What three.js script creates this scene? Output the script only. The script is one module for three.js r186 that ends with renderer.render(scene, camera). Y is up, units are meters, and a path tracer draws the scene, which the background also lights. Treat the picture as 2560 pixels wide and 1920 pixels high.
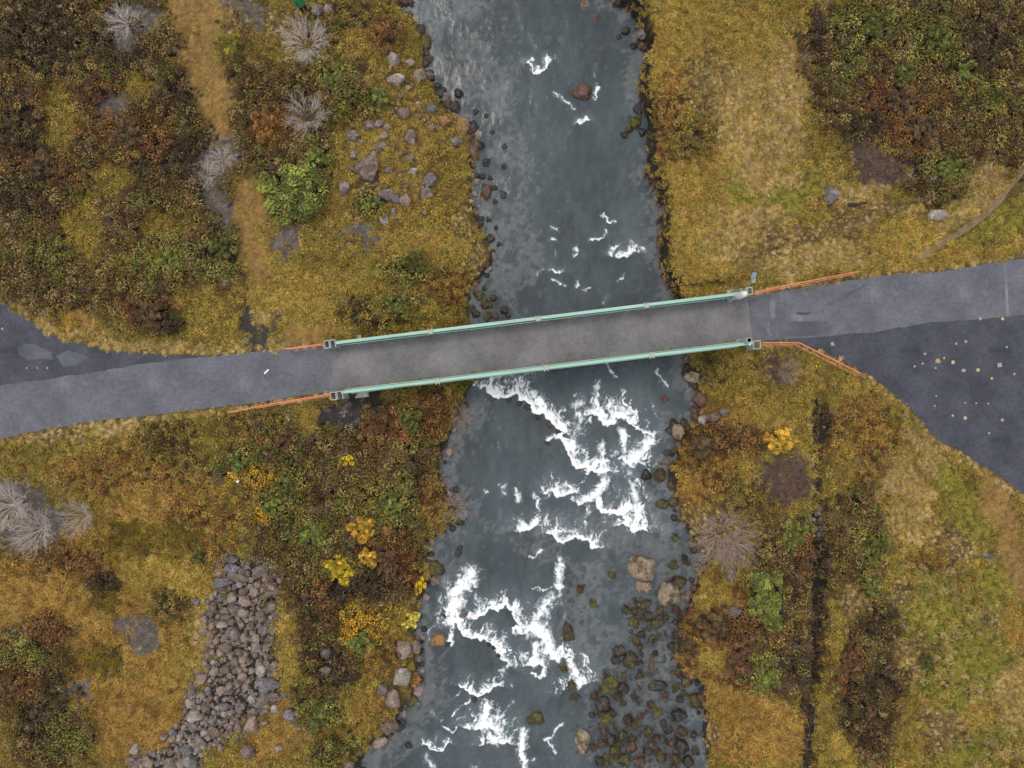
import * as THREE from 'three';
import { mergeGeometries, mergeVertices } from 'three/addons/utils/BufferGeometryUtils.js';
import { MarchingCubes } from 'three/addons/objects/MarchingCubes.js';
import { RoundedBoxGeometry } from 'three/addons/geometries/RoundedBoxGeometry.js';

// ------------------------------------------------------------------ camera, sky, sun, exposure
const EYE = 38, PXM = 45;                       // flying height in metres; plan scale of the survey, units per metre at path level
const scene = new THREE.Scene();
const camera = new THREE.PerspectiveCamera(2 * Math.atan(960 / PXM / EYE) * 180 / Math.PI, 4 / 3, 0.5, 3000);
camera.position.set(0, EYE, 0);
camera.up.set(0, 0, -1);
camera.lookAt(0, 0, 0);
const renderer = new THREE.WebGLRenderer({ antialias: true });
renderer.toneMapping = THREE.LinearToneMapping;
renderer.toneMappingExposure = 1.2;
renderer.shadowMap.enabled = true;
{                                               // overcast sky: an even cloud sheet, brighter overhead
  const w = 512, h = 256, data = new Float32Array(w * h * 4);
  for (let j = 0; j < h; j++) for (let i = 0; i < w; i++) {
    const el = (j + 0.5) / h * Math.PI - Math.PI / 2, s = Math.max(0, Math.sin(el)), k = (j * w + i) * 4;
    const az = i / w * Math.PI * 2, c = 1 + 0.05 * Math.sin(az * 3 + 4 * s) * Math.cos(el) + 0.04 * Math.sin(az * 7 + el * 9) * Math.cos(el);
    const L = (1 + 2 * s) / 3 * c * 1.0;
    data[k] = 0.955 * L; data[k + 1] = 1.0 * L; data[k + 2] = 1.06 * L; data[k + 3] = 1;
  }
  const sky = new THREE.DataTexture(data, w, h, THREE.RGBAFormat, THREE.FloatType);
  sky.mapping = THREE.EquirectangularReflectionMapping; sky.magFilter = THREE.LinearFilter; sky.minFilter = THREE.LinearFilter; sky.needsUpdate = true;
  scene.background = sky; scene.environment = sky;
}
const sun = new THREE.DirectionalLight(0xfff3e0, 1.1);
sun.position.set(-14, 40, -16);
sun.castShadow = true; sun.shadow.radius = 36; sun.shadow.mapSize.set(2048, 2048);
Object.assign(sun.shadow.camera, { left: -40, right: 40, top: 40, bottom: -40, near: 1, far: 120 });
scene.add(sun, sun.target);

// ------------------------------------------------------------------ helpers
let seed = 20251;
const rnd = () => { seed = (seed + 0x6D2B79F5) | 0; let t = Math.imul(seed ^ (seed >>> 15), 1 | seed); t = (t + Math.imul(t ^ (t >>> 7), 61 | t)) ^ t; return ((t ^ (t >>> 14)) >>> 0) / 4294967296; };
const rr = (a, b) => a + (b - a) * rnd();
const clamp = (v, a, b) => Math.min(b, Math.max(a, v));
const mix = (a, b, t) => a + (b - a) * t;
const sstep = (a, b, v) => { const t = clamp((v - a) / (b - a), 0, 1); return t * t * (3 - 2 * t); };
const hash2 = (x, y) => { let h = Math.imul(x | 0, 374761393) + Math.imul(y | 0, 668265263); h = Math.imul(h ^ (h >>> 13), 1274126177); return ((h ^ (h >>> 16)) >>> 0) / 4294967296; };
const vnoise = (x, y) => { const xi = Math.floor(x), yi = Math.floor(y), fx = x - xi, fy = y - yi, u = fx * fx * (3 - 2 * fx), v = fy * fy * (3 - 2 * fy); return mix(mix(hash2(xi, yi), hash2(xi + 1, yi), u), mix(hash2(xi, yi + 1), hash2(xi + 1, yi + 1), u), v); };
const fbm = (x, y, o = 4) => { let s = 0, a = 0.5, n = 0; for (let i = 0; i < o; i++) { s += a * vnoise(x + i * 17.3, y - i * 9.1); n += a; a *= 0.5; x *= 2.03; y *= 2.03; } return s / n; };
const hash3 = (x, y, z) => hash2(x + z * 131, y - z * 57);
const vnoise3 = (x, y, z) => { const zi = Math.floor(z), f = z - zi, w = f * f * (3 - 2 * f); return mix(vnoise(x + zi * 31.7, y + zi * 11.3), vnoise(x + (zi + 1) * 31.7, y + (zi + 1) * 11.3), w); };
const lin = (c) => { c /= 255; return c <= 0.04045 ? c / 12.92 : Math.pow((c + 0.055) / 1.055, 2.4); };
const rgb = (r, g, b, k = 1) => [lin(r) * k, lin(g) * k, lin(b) * k];
const col = (r, g, b, k = 1) => new THREE.Color().setRGB(...rgb(r, g, b, k));

const YW = -1.9, KW = (EYE - YW) / EYE;         // water level; the survey of the waterline is measured at that level
const PL = (px, py) => [(px - 1280) / PXM, (py - 960) / PXM];                 // plan position on the land survey
const PW = (px, py) => [(px - 1280) / PXM * KW, (py - 960) / PXM * KW];       // plan position on the water survey
const PH = (px, py, y) => { const k = (EYE - y) / EYE; return [(px - 1280) / PXM * k, (py - 960) / PXM * k]; };

const taken = new Map();
const numbered = (n) => { const k = taken.get(n) || 0; taken.set(n, k + 1); return k ? `${n}_${String(k).padStart(3, '0')}` : n; };
const shade = (o) => { o.traverse((m) => { if (m.isMesh) { m.castShadow = true; m.receiveShadow = true; } }); return o; };
function tag(o, label, category, group, kind) { o.userData.label = label; o.userData.category = category; if (group) o.userData.group = group; if (kind) o.userData.kind = kind; return o; }
function put(name, geo, mat) { const m = new THREE.Mesh(geo, mat); m.name = numbered(name); scene.add(m); return shade(m); }
function part(name, geo, mat, parent) { const m = new THREE.Mesh(geo, mat); m.name = name; parent.add(m); return shade(m); }
function group(name, x = 0, y = 0, z = 0) { const g = new THREE.Group(); g.name = numbered(name); g.position.set(x, y, z); scene.add(g); return g; }
function structure(name, geo, mat) { const m = put(name, geo, mat); m.userData.kind = 'structure'; return m; }

function dataTex(w, h, fn, srgb = true, repeat = true) {
  const d = new Uint8Array(w * h * 4), o = [0, 0, 0, 255];
  for (let j = 0; j < h; j++) for (let i = 0; i < w; i++) { o[3] = 255; fn(i, j, o); const k = (j * w + i) * 4; d[k] = clamp(o[0], 0, 255); d[k + 1] = clamp(o[1], 0, 255); d[k + 2] = clamp(o[2], 0, 255); d[k + 3] = o[3]; }
  const t = new THREE.DataTexture(d, w, h, THREE.RGBAFormat);
  t.magFilter = THREE.LinearFilter; t.minFilter = THREE.LinearMipmapLinearFilter; t.generateMipmaps = true;
  if (srgb) t.colorSpace = THREE.SRGBColorSpace;
  t.wrapS = t.wrapT = repeat ? THREE.RepeatWrapping : THREE.ClampToEdgeWrapping; t.needsUpdate = true;
  return t;
}
const tnoise = (u, v, f, s) => { // tileable fbm, u v in 0..1
  let t = 0, a = 0.5, n = 0;
  for (let o = 0; o < 4; o++) { const x = u * f, y = v * f, xi = Math.floor(x), yi = Math.floor(y), fx = x - xi, fy = y - yi, p = fx * fx * (3 - 2 * fx), q = fy * fy * (3 - 2 * fy), H = (i, j) => hash2(((xi + i) % f) + s * 101 + o * 37, ((yi + j) % f) - s * 57); t += a * mix(mix(H(0, 0), H(1, 0), p), mix(H(0, 1), H(1, 1), p), q); n += a; a *= 0.55; f *= 2; }
  return t / n;
};

// ------------------------------------------------------------------ survey of the place (plan units)
const leftBank = [[960, -700], [985, -250], [1010, 0], [1012, 31], [1052, 62], [1076, 100], [1068, 166], [1088, 200], [1112, 247], [1138, 285], [1176, 325], [1200, 366], [1182, 409], [1184, 482], [1195, 540], [1215, 579], [1238, 633], [1234, 663], [1198, 709], [1180, 740], [1178, 806], [1190, 880], [1196, 945], [1176, 972], [1161, 1010], [1138, 1084], [1111, 1141], [1107, 1180], [1118, 1219], [1141, 1257], [1153, 1280], [1138, 1311], [1095, 1349], [1064, 1392], [1100, 1423], [1068, 1473], [1049, 1511], [1037, 1569], [1055, 1600], [1052, 1646], [1046, 1704], [1040, 1751], [1006, 1778], [986, 1828], [956, 1847], [922, 1870], [906, 1905], [890, 1960], [870, 2150], [900, 2700]];
const rightBank = [[1400, -700], [1470, -250], [1527, 0], [1562, 23], [1589, 54], [1589, 104], [1612, 131], [1600, 170], [1592, 216], [1600, 270], [1616, 309], [1616, 386], [1608, 444], [1635, 482], [1646, 521], [1639, 579], [1646, 633], [1650, 686], [1681, 744], [1700, 810], [1712, 887], [1712, 926], [1731, 968], [1731, 1010], [1746, 1030], [1728, 1057], [1681, 1068], [1697, 1115], [1689, 1138], [1662, 1161], [1681, 1219], [1689, 1273], [1697, 1303], [1731, 1349], [1758, 1400], [1739, 1442], [1716, 1511], [1689, 1558], [1685, 1627], [1689, 1685], [1747, 1712], [1754, 1781], [1751, 1839], [1766, 1920], [1775, 2150], [1800, 2700]];
const riverPoly = [...leftBank.map((p) => PW(...p)), ...rightBank.slice().reverse().map((p) => PW(...p))];
const pathPoly = [[-900, 1100], [-300, 1012], [0, 964], [116, 949], [270, 925], [386, 906], [482, 895], [640, 879], [713, 874], [806, 868], [1000, 848], [1400, 800], [1800, 751], [1900, 738], [1990, 722], [2136, 698], [2240, 686], [2344, 680], [2499, 655], [2560, 644], [2900, 590], [3500, 480], [3500, 640], [2900, 735], [2560, 788], [2460, 798], [2329, 806], [2190, 829], [2094, 838], [1990, 846], [1890, 850], [1800, 856], [1400, 904], [1000, 952], [820, 980], [794, 983], [640, 1006], [482, 1026], [386, 1037], [270, 1049], [116, 1072], [0, 1097], [-300, 1150], [-900, 1250]].map((p) => PL(...p));
const roadEastPoly = [[1900, 842], [1990, 843], [2094, 835], [2190, 826], [2329, 803], [2460, 795], [2560, 785], [2900, 732], [3500, 640], [3500, 1800], [2900, 1480], [2700, 1330], [2560, 1234], [2483, 1180], [2402, 1130], [2344, 1099], [2286, 1034], [2248, 999], [2198, 956], [2151, 925], [2090, 893], [2005, 858], [1915, 856]].map((p) => PL(...p));
const roadWestPoly = [[-900, 350], [-300, 620], [-100, 700], [0, 750], [50, 783], [116, 833], [154, 848], [231, 868], [347, 883], [444, 888], [540, 889], [482, 897], [386, 909], [270, 928], [116, 952], [0, 967], [-300, 1015], [-900, 1103]].map((p) => PL(...p));
const trailPoly = [[2566, 402], [2520, 478], [2470, 524], [2415, 566], [2340, 612], [2280, 650], [2300, 652], [2354, 622], [2428, 580], [2488, 536], [2540, 490], [2600, 430], [2700, 330], [2660, 310]].map((p) => PL(...p));
function sdPoly(x, z, P) {
  let d = 1e9, inside = false;
  for (let i = 0, j = P.length - 1; i < P.length; j = i++) {
    const ax = P[j][0], az = P[j][1], ex = P[i][0] - ax, ez = P[i][1] - az, wx = x - ax, wz = z - az, t = clamp((wx * ex + wz * ez) / (ex * ex + ez * ez), 0, 1), bx = wx - ex * t, bz = wz - ez * t;
    d = Math.min(d, bx * bx + bz * bz);
    if ((P[i][1] > z) !== (az > z) && x < (ex) * (z - P[i][1]) / (ez) + P[i][0]) inside = !inside;
  }
  return (inside ? -1 : 1) * Math.sqrt(d);
}
// distance grids, 0.2 m
const GX0 = -44, GZ0 = -36, GS = 0.2, GW = 441, GH = 361;
const grid = (fn) => { const a = new Float32Array(GW * GH); for (let j = 0; j < GH; j++) for (let i = 0; i < GW; i++) a[j * GW + i] = fn(GX0 + i * GS, GZ0 + j * GS); return a; };
const sample = (a, x, z) => { const u = clamp((x - GX0) / GS, 0, GW - 1.001), v = clamp((z - GZ0) / GS, 0, GH - 1.001), i = u | 0, j = v | 0, f = u - i, g = v - j, k = j * GW + i; return mix(mix(a[k], a[k + 1], f), mix(a[k + GW], a[k + GW + 1], f), g); };
const gRiver = grid((x, z) => sdPoly(x, z, riverPoly));
const gPath = grid((x, z) => Math.min(sdPoly(x, z, pathPoly), sdPoly(x, z, roadEastPoly), sdPoly(x, z, roadWestPoly)));
const gSpur = grid((x, z) => sdPoly(x, z, trailPoly));
const ditchLine = [[2052, 1000], [2058, 1060], [2054, 1120], [2052, 1180], [2056, 1240], [2046, 1300], [2050, 1360], [2046, 1420], [2050, 1500], [2044, 1580], [2046, 1650], [2040, 1720], [2036, 1800], [2036, 1860], [2028, 1940], [2020, 2050]].map((p) => PL(...p));
const sdLine = (x, z, L) => { let d = 1e9; for (let i = 1; i < L.length; i++) { const ax = L[i - 1][0], az = L[i - 1][1], ex = L[i][0] - ax, ez = L[i][1] - az, t = clamp(((x - ax) * ex + (z - az) * ez) / (ex * ex + ez * ez), 0, 1); d = Math.min(d, Math.hypot(x - ax - ex * t, z - az - ez * t)); } return d; };
const gDitch = grid((x, z) => (x > 13 && z > -1 ? sdLine(x, z, ditchLine) : 9));

function height(x, z) {
  const far = Math.max(Math.abs(x) - 40, Math.abs(z) - 32, 0);
  const d = sample(gRiver, x, z) + (fbm(x * 1.3, z * 1.3, 3) - 0.5) * 0.35, path = sample(gPath, x, z);
  let h;
  if (d < 0) h = YW - 0.1 - 0.75 * sstep(0, 3.2, -d) - 0.12 * (fbm(x * 1.7, z * 1.7, 3) - 0.5) * sstep(0, 1, -d);
  else {
    const steep = x > 3 && z < -4.2 ? 1 : x > 3 ? 0.35 : z < -6 ? 0.12 : 0.3;
    const wide = mix(3.6, 0.55, steep);
    const top = -0.25 + (fbm(x * 0.22, z * 0.22, 3) - 0.5) * 0.7 + (fbm(x * 1.1 + 7, z * 1.1, 3) - 0.5) * 0.18;
    h = mix(YW - 0.1, top, 0.15 * sstep(0, 0.25, d) + 0.85 * sstep(0, wide, d));
    h -= 0.45 * (1 - sstep(0.08, 0.7, sample(gDitch, x, z) + (fbm(x * 1.5, z * 1.5, 2) - 0.5) * 0.4));
  }
  const onBridge = x > -10.2 && x < 13.6 && Math.abs(z - (-2.03 - 0.1215 * x)) < 2.4;
  const keep = onBridge ? sstep(-9.6, -7.2, x) * (1 - sstep(11.2, 13.2, x)) : 0;
  const flat = mix(-0.03, h, sstep(0.05, 1.4, path));
  h = mix(flat, Math.min(h, -0.75 - 0.2 * vnoise(x, z)), keep);
  return h + far * 0.004 * vnoise(x * 0.02, z * 0.02) * 3;
}
const standAt = (px, py) => { let y = 0, p; for (let i = 0; i < 5; i++) { p = PH(px, py, y); y = height(p[0], p[1]); } return [p[0], y, p[1]]; };

// ------------------------------------------------------------------ plant cover: what grows where (ellipses on the plan: kind, x, y, rx, ry, turn)
const COVER = [
  ['olive', 1280, 960, 2600, 2200, 0],
  // --- north-west
  ['brush', 240, 300, 470, 430, 0], ['brush', 520, 560, 110, 200, 0], ['brush', 260, 690, 300, 110, 0],
  ['rust', 330, 330, 170, 70, 20], ['rust', 120, 420, 110, 60, 0], ['rust', 230, 240, 120, 50, 0], ['dark', 90, 90, 140, 90, 0], ['dark', 300, 130, 110, 55, 0], ['dark', 60, 330, 110, 60, 0], ['dark', 470, 400, 70, 70, 0], ['dark', 330, 440, 90, 50, 0], ['dark', 60, 480, 90, 60, 0], ['dark', 420, 250, 60, 60, 0],
  ['olive', 140, 275, 36, 90, 0], ['olive', 215, 560, 60, 110, 0], ['olive', 345, 215, 60, 45, 0], ['olive', 150, 330, 70, 40, -30], ['olive', 420, 560, 70, 40, 0], ['olive', 280, 440, 60, 60, 0],
  ['green', 430, 640, 80, 55, 0], ['green', 560, 630, 45, 70, 0], ['green', 130, 640, 60, 50, 0], ['green', 330, 660, 60, 40, 0],
  ['grey', 320, 45, 90, 45, 0], ['grey', 300, 95, 40, 40, 0], ['grey', 275, 255, 55, 30, -30], ['grey', 600, 30, 50, 60, 0], ['grey', 660, 40, 50, 40, 0], ['tanny', 590, 70, 40, 60, 0],
  ['ochre', 484, 20, 96, 110, 0], ['ochre', 505, 150, 70, 100, -8], ['ochre', 532, 255, 58, 100, -6],
  ['grey', 560, 375, 66, 52, 0], ['grey', 520, 410, 52, 46, 0], ['grey', 545, 490, 40, 60, 0], ['grey', 570, 560, 22, 50, 0],
  ['ochre', 625, 560, 46, 180, 0], ['gold', 700, 640, 110, 90, 0], ['gold', 660, 730, 90, 110, 0], ['ochre', 640, 640, 46, 60, 0],
  ['tanny', 730, 50, 90, 60, 0], ['brushy', 870, 60, 110, 90, 0], ['olive', 900, 100, 60, 40, 0], ['rust', 960, 60, 45, 60, 0], ['olive', 690, 150, 60, 60, 0],
  ['brush', 700, 230, 120, 70, 0], ['brush', 860, 230, 80, 80, 0], ['brush', 720, 370, 120, 90, 0], ['rust', 680, 330, 60, 70, 0], ['brush', 760, 430, 80, 60, 0], ['green', 840, 190, 60, 40, 0], ['green', 900, 260, 60, 45, 0],
  ['orange', 668, 320, 36, 50, 0],
  ['stony', 960, 430, 130, 190, 0], ['stony', 1040, 330, 100, 140, 0], ['tanny', 1000, 250, 70, 30, 0], ['gold', 930, 360, 60, 50, 0], ['orange', 940, 520, 60, 20, 0], ['olive', 1120, 500, 70, 130, 0], ['stony', 1010, 180, 60, 80, 0],
  ['stony', 1060, 390, 60, 70, 0], ['green', 930, 510, 50, 40, 0], ['tanny', 1150, 560, 40, 90, 0],
  ['grey', 890, 600, 60, 46, 0], ['grey', 870, 640, 50, 40, 0], ['grey', 720, 590, 50, 40, 0],
  ['olive', 820, 700, 140, 110, 0], ['gold', 760, 740, 90, 90, 0], ['olive', 950, 690, 80, 60, 0], ['green', 1040, 660, 80, 45, 0], ['gold', 1090, 620, 120, 45, 0], ['rustgold', 1130, 720, 80, 60, 0], ['tanny', 1180, 640, 40, 60, 0], ['green', 980, 770, 110, 40, 0], ['brushy', 910, 790, 50, 50, 0], ['olive', 1060, 790, 100, 30, 0],
  ['olive', 500, 750, 100, 60, 0], ['rust', 370, 780, 70, 45, 0], ['dark', 400, 800, 60, 30, 0], ['tan', 300, 850, 160, 22, 8], ['tan', 520, 868, 120, 18, 0], ['tan', 100, 800, 90, 22, 38], ['ochre', 190, 800, 60, 30, 30], ['orange', 170, 805, 30, 18, 0], ['tan', 720, 850, 60, 22, 0], ['ochre', 770, 830, 90, 30, 0], ['brush', 60, 700, 90, 40, 25], ['mud', 618, 840, 26, 70, 0], ['mud', 612, 770, 11, 60, 0], ['mud', 650, 850, 40, 44, 0], ['mud', 676, 812, 14, 34, 20], ['tan', 648, 790, 22, 26, 0],
  // --- north-east
  ['gold', 1740, 330, 160, 520, 0], ['gold', 1720, 660, 130, 110, 0], ['gold', 1680, 80, 80, 90, 0], ['rustgold', 1720, 290, 110, 120, 0], ['tanny', 1790, 210, 90, 110, 0], ['brushy', 1740, 330, 80, 60, 0],
  ['tan', 1900, 300, 110, 190, -12], ['tan', 1900, 470, 100, 90, 0], ['gold', 1870, 90, 110, 90, 0], ['tan', 1990, 180, 60, 120, 0], ['ochre', 2010, 130, 40, 60, 0], ['tan', 1880, 590, 140, 80, 0], ['tanny', 1960, 620, 110, 50, 0], ['grasslet', 1960, 480, 90, 24, -20], ['grasslet', 2030, 420, 40, 24, -40], ['grasslet', 1850, 480, 60, 24, 10], ['grasslet', 1990, 500, 30, 40, 0],
  ['brush', 2280, 150, 260, 210, 0], ['brush', 2420, 330, 190, 160, 0], ['brush', 2120, 210, 90, 130, 0], ['brush', 2440, 60, 190, 140, 0], ['rust', 2240, 260, 120, 80, 0], ['dark', 2100, 90, 90, 80, 0], ['dark', 2420, 110, 130, 80, 0], ['rust', 2300, 330, 70, 60, 0], ['dark', 2350, 430, 70, 50, 0], ['brush', 2370, 450, 90, 70, 0], ['dark', 2170, 300, 60, 40, 0],
  ['green', 2180, 60, 110, 60, 0], ['green', 2330, 110, 80, 60, 0], ['green', 2120, 170, 50, 60, 0], ['green', 2360, 420, 60, 40, 0], ['green', 2470, 250, 60, 60, 0],
  ['plum', 2220, 430, 90, 50, -10], ['plum', 2160, 380, 60, 60, -40], ['olive', 2090, 400, 50, 80, -20], ['tan', 2130, 480, 100, 30, 0], ['tanny', 2200, 560, 170, 70, 0], ['tanny', 2020, 590, 120, 50, 0], ['tan', 2060, 640, 160, 46, -8], ['olive', 2260, 590, 90, 50, 0], ['gold', 2300, 600, 120, 70, -15], ['tan', 2420, 520, 80, 30, -35], ['tan', 2460, 450, 60, 60, -30],
  ['grasslet', 2530, 560, 70, 70, -30], ['gold', 2480, 620, 130, 36, -8], ['grasslet', 2450, 600, 60, 30, 0], ['brushy', 2480, 615, 36, 20, 0],
  // --- south-west
  ['tan', 90, 1105, 170, 26, -10], ['tan', 320, 1060, 190, 24, -8], ['olive', 520, 1050, 140, 34, -8], ['tanny', 180, 1090, 70, 30, -5],
  ['olive', 140, 1170, 220, 60, 0], ['rustgold', 330, 1190, 200, 70, 0], ['brushy', 440, 1110, 110, 60, 0], ['brushy', 690, 1060, 140, 60, 0], ['olive', 560, 1110, 80, 40, 0], ['rust', 720, 1100, 90, 40, 0], ['plum', 560, 1180, 60, 30, 0],
  ['orange', 420, 1270, 180, 70, 0], ['orange', 300, 1420, 260, 140, 0], ['rustgold', 480, 1330, 110, 110, 0], ['gold', 400, 1440, 130, 90, 0], ['orange', 240, 1640, 240, 170, 0], ['orange', 330, 1800, 200, 140, 0], ['orange', 70, 1480, 140, 120, 0],
  ['rustgold', 110, 1400, 150, 60, 0], ['moss', 240, 1480, 60, 60, 0], ['moss', 320, 1350, 90, 60, 0], ['moss', 430, 1340, 60, 60, 0], ['moss', 240, 1650, 70, 50, 0], ['rust', 170, 1400, 80, 30, 0], ['rust', 120, 1575, 50, 40, 30], ['dark', 250, 1455, 40, 34, 0], ['grey', 350, 1600, 44, 40, 0], ['grey', 310, 1560, 30, 20, 0], ['grey', 190, 1740, 36, 30, 0], ['brushy', 420, 1520, 60, 50, 0], ['tan', 490, 1600, 34, 120, 10], ['gold', 440, 1680, 60, 60, 0],
  ['grey', 40, 1250, 70, 60, 0], ['grey', 100, 1310, 70, 50, -30], ['grey', 40, 1330, 60, 50, 0],
  ['brush', 60, 1700, 100, 130, 0], ['brush', 120, 1830, 100, 120, 0], ['dark', 100, 1770, 60, 90, 0], ['green', 160, 1850, 50, 60, 0], ['green', 60, 1640, 50, 40, 0], ['rust', 40, 1720, 60, 50, 0],
  ['brush', 860, 1200, 260, 170, 0], ['brush', 850, 1430, 250, 220, 0], ['brush', 780, 1620, 110, 150, 0], ['brush', 760, 1400, 110, 190, 0], ['brush', 1020, 1130, 110, 110, 0],
  ['green', 600, 1150, 60, 50, 0], ['green', 720, 1210, 70, 80, 0], ['green', 1030, 1050, 70, 60, 0], ['green', 780, 1330, 80, 60, 0], ['green', 990, 1260, 60, 70, 0], ['green', 680, 1260, 60, 50, 0], ['green', 920, 1250, 70, 50, 0], ['green', 900, 1590, 60, 90, 0], ['green', 730, 1680, 60, 60, 0], ['green', 790, 1790, 80, 40, 0],
  ['rust', 960, 1400, 90, 90, 0], ['rust', 950, 1050, 100, 60, 0], ['rust', 830, 1500, 80, 60, 0], ['dark', 900, 1470, 90, 60, 0], ['dark', 750, 1540, 60, 60, 0], ['dark', 840, 1660, 60, 60, 0], ['rust', 1080, 1030, 60, 60, 0], ['plum', 1140, 1260, 26, 36, 0], ['rustgold', 1070, 1270, 40, 60, 0],
  ['gold', 710, 1560, 32, 80, 0], ['gold', 720, 1640, 40, 60, 0], ['gold', 700, 1700, 34, 40, 0], ['gold', 970, 1600, 60, 80, 20], ['yellowish', 900, 1560, 60, 60, 0], ['rustgold', 960, 1650, 50, 50, 0], ['orange', 700, 1790, 40, 70, 0], ['orange', 690, 1840, 70, 30, 0], ['orange', 660, 1870, 70, 50, 0], ['orange', 920, 1780, 60, 30, 0], ['orange', 830, 1840, 130, 36, 0], ['moss', 840, 1830, 60, 30, 0], ['green', 820, 1890, 70, 40, 0], ['stony', 740, 1880, 60, 40, 0], ['gold', 1055, 1460, 24, 50, 0], ['orange', 590, 1440, 26, 18, 0],
  ['rubble', 600, 1450, 70, 66, 0], ['rubble', 605, 1540, 84, 80, 0], ['rubble', 600, 1620, 80, 70, 0], ['rubble', 590, 1700, 96, 76, 0], ['rubble', 560, 1770, 100, 60, 0], ['rubble', 500, 1830, 80, 50, -30], ['rubble', 430, 1890, 100, 40, -20], ['mud', 840, 1050, 76, 46, 0], ['mud', 900, 1005, 50, 30, 0], ['gold', 760, 1050, 26, 50, 0],
  ['yellowish', 640, 1195, 60, 36, 0], ['yellowish', 660, 1300, 40, 20, 0],
  // --- south-east
  ['brushy', 1850, 930, 140, 60, -5], ['gold', 1870, 890, 90, 24, -5], ['olive', 1880, 990, 110, 90, 0], ['tanny', 1990, 920, 80, 60, 0], ['plum', 1960, 930, 26, 50, 0], ['olive', 2120, 980, 150, 90, 25], ['gold', 2200, 1060, 110, 90, 40], ['tan', 2240, 1130, 60, 60, 40], ['grasslet', 2270, 1090, 44, 90, -35], ['tan', 2330, 1140, 30, 130, -45],
  ['rust', 1760, 1120, 60, 80, 0], ['rustgold', 1770, 1190, 90, 80, 0], ['orange', 1740, 1240, 50, 60, 0], ['orange', 1830, 1060, 60, 40, 0], ['gold', 1930, 1090, 70, 50, 0], ['rustgold', 2160, 1120, 110, 130, 0], ['olive', 2110, 1230, 40, 160, 0], ['olive', 1990, 1310, 70, 40, 0], ['rust', 1850, 1100, 90, 40, 0],
  ['plum', 1965, 1190, 76, 76, 0], ['plum', 1930, 1230, 60, 50, 0],
  ['brushy', 1860, 1250, 60, 60, 0], ['tanny', 1790, 1330, 80, 80, 0],
  ['brush', 1970, 1430, 110, 140, 0], ['brush', 1970, 1600, 100, 160, 0], ['rust', 1780, 1560, 110, 110, 0], ['rust', 1820, 1660, 120, 90, 0], ['rustgold', 1750, 1650, 60, 90, 0], ['gold', 1800, 1660, 50, 50, 0], ['gold', 1780, 1500, 60, 60, 0], ['rust', 1860, 1580, 60, 60, 0], ['dark', 1990, 1420, 50, 80, 0], ['dark', 1960, 1680, 60, 60, 0], ['green', 1990, 1330, 60, 60, 0], ['green', 1910, 1690, 40, 90, 0], ['rust', 2010, 1380, 30, 90, 0],
  ['gold', 1800, 1780, 70, 60, 0], ['orange', 1850, 1840, 110, 100, 0], ['orange', 1960, 1840, 70, 90, 0], ['orange', 1880, 1760, 60, 30, 0], ['tanny', 1770, 1880, 40, 50, 0],
  ['brush', 2150, 1370, 80, 170, 0], ['brush', 2180, 1620, 100, 160, 0], ['brush', 2160, 1800, 90, 140, 0], ['dark', 2190, 1560, 70, 50, 0], ['dark', 2170, 1780, 70, 100, 0], ['dark', 2240, 1700, 50, 40, 0], ['rust', 2120, 1660, 60, 60, 0], ['green', 2170, 1370, 60, 60, 0], ['green', 2180, 1470, 50, 50, 0], ['olive', 2080, 1560, 30, 110, 0], ['olive', 2080, 1820, 34, 110, 0], ['tanny', 2130, 1500, 50, 60, 0], ['gold', 2110, 1880, 30, 50, 0],
  ['tan', 2290, 1270, 70, 110, 0], ['tan', 2240, 1200, 50, 60, 0], ['tanny', 2400, 1370, 70, 70, 0], ['rustgold', 2340, 1400, 60, 30, 0],
  ['meadow', 2340, 1520, 110, 110, 0], ['meadow', 2420, 1650, 140, 150, 0], ['tanny', 2270, 1500, 50, 60, 0], ['tanny', 2300, 1640, 50, 70, 0], ['meadow', 2300, 1560, 60, 60, 0], ['tanny', 2500, 1560, 50, 80, 0], ['meadow', 2440, 1820, 120, 110, 0], ['tanny', 2340, 1840, 110, 70, 0], ['olive', 2270, 1840, 50, 80, 0], ['tan', 2540, 1740, 50, 100, 0], ['grasslet', 2350, 1530, 70, 50, 0], ['grasslet', 2460, 1640, 80, 60, 0], ['gold', 2460, 1790, 60, 40, 0], ['grasslet', 2390, 1900, 60, 30, 0],
  ['dark', 2052, 1060, 22, 60, 0], ['dark', 2046, 1400, 26, 90, 0], ['dark', 2044, 1530, 24, 90, 0], ['dark', 2040, 1680, 24, 90, 0], ['dark', 2034, 1840, 24, 100, 0],
  ['grasslet', 2450, 1300, 56, 110, -20], ['grasslet', 2500, 1480, 60, 60, -20], ['ochre', 2510, 1260, 46, 110, -30], ['ochre', 2545, 1420, 40, 110, -10], ['gold', 2540, 1560, 40, 60, 0], ['grey', 2490, 1407, 26, 12, 0], ['orange', 2550, 1580, 30, 30, 0], ['grasslet', 2400, 1210, 36, 60, -40],
];
const KIND = {};       // ground colour, then plants: [prototype, per square metre, smallest and largest size, lift, palette]
const cov = COVER.map(([k, x, y, rx, ry, a]) => ({ k, x, y, rx, ry, c: Math.cos(a * Math.PI / 180), s: Math.sin(a * Math.PI / 180), R: Math.max(rx, ry) * 1.35 + 60 }));
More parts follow.
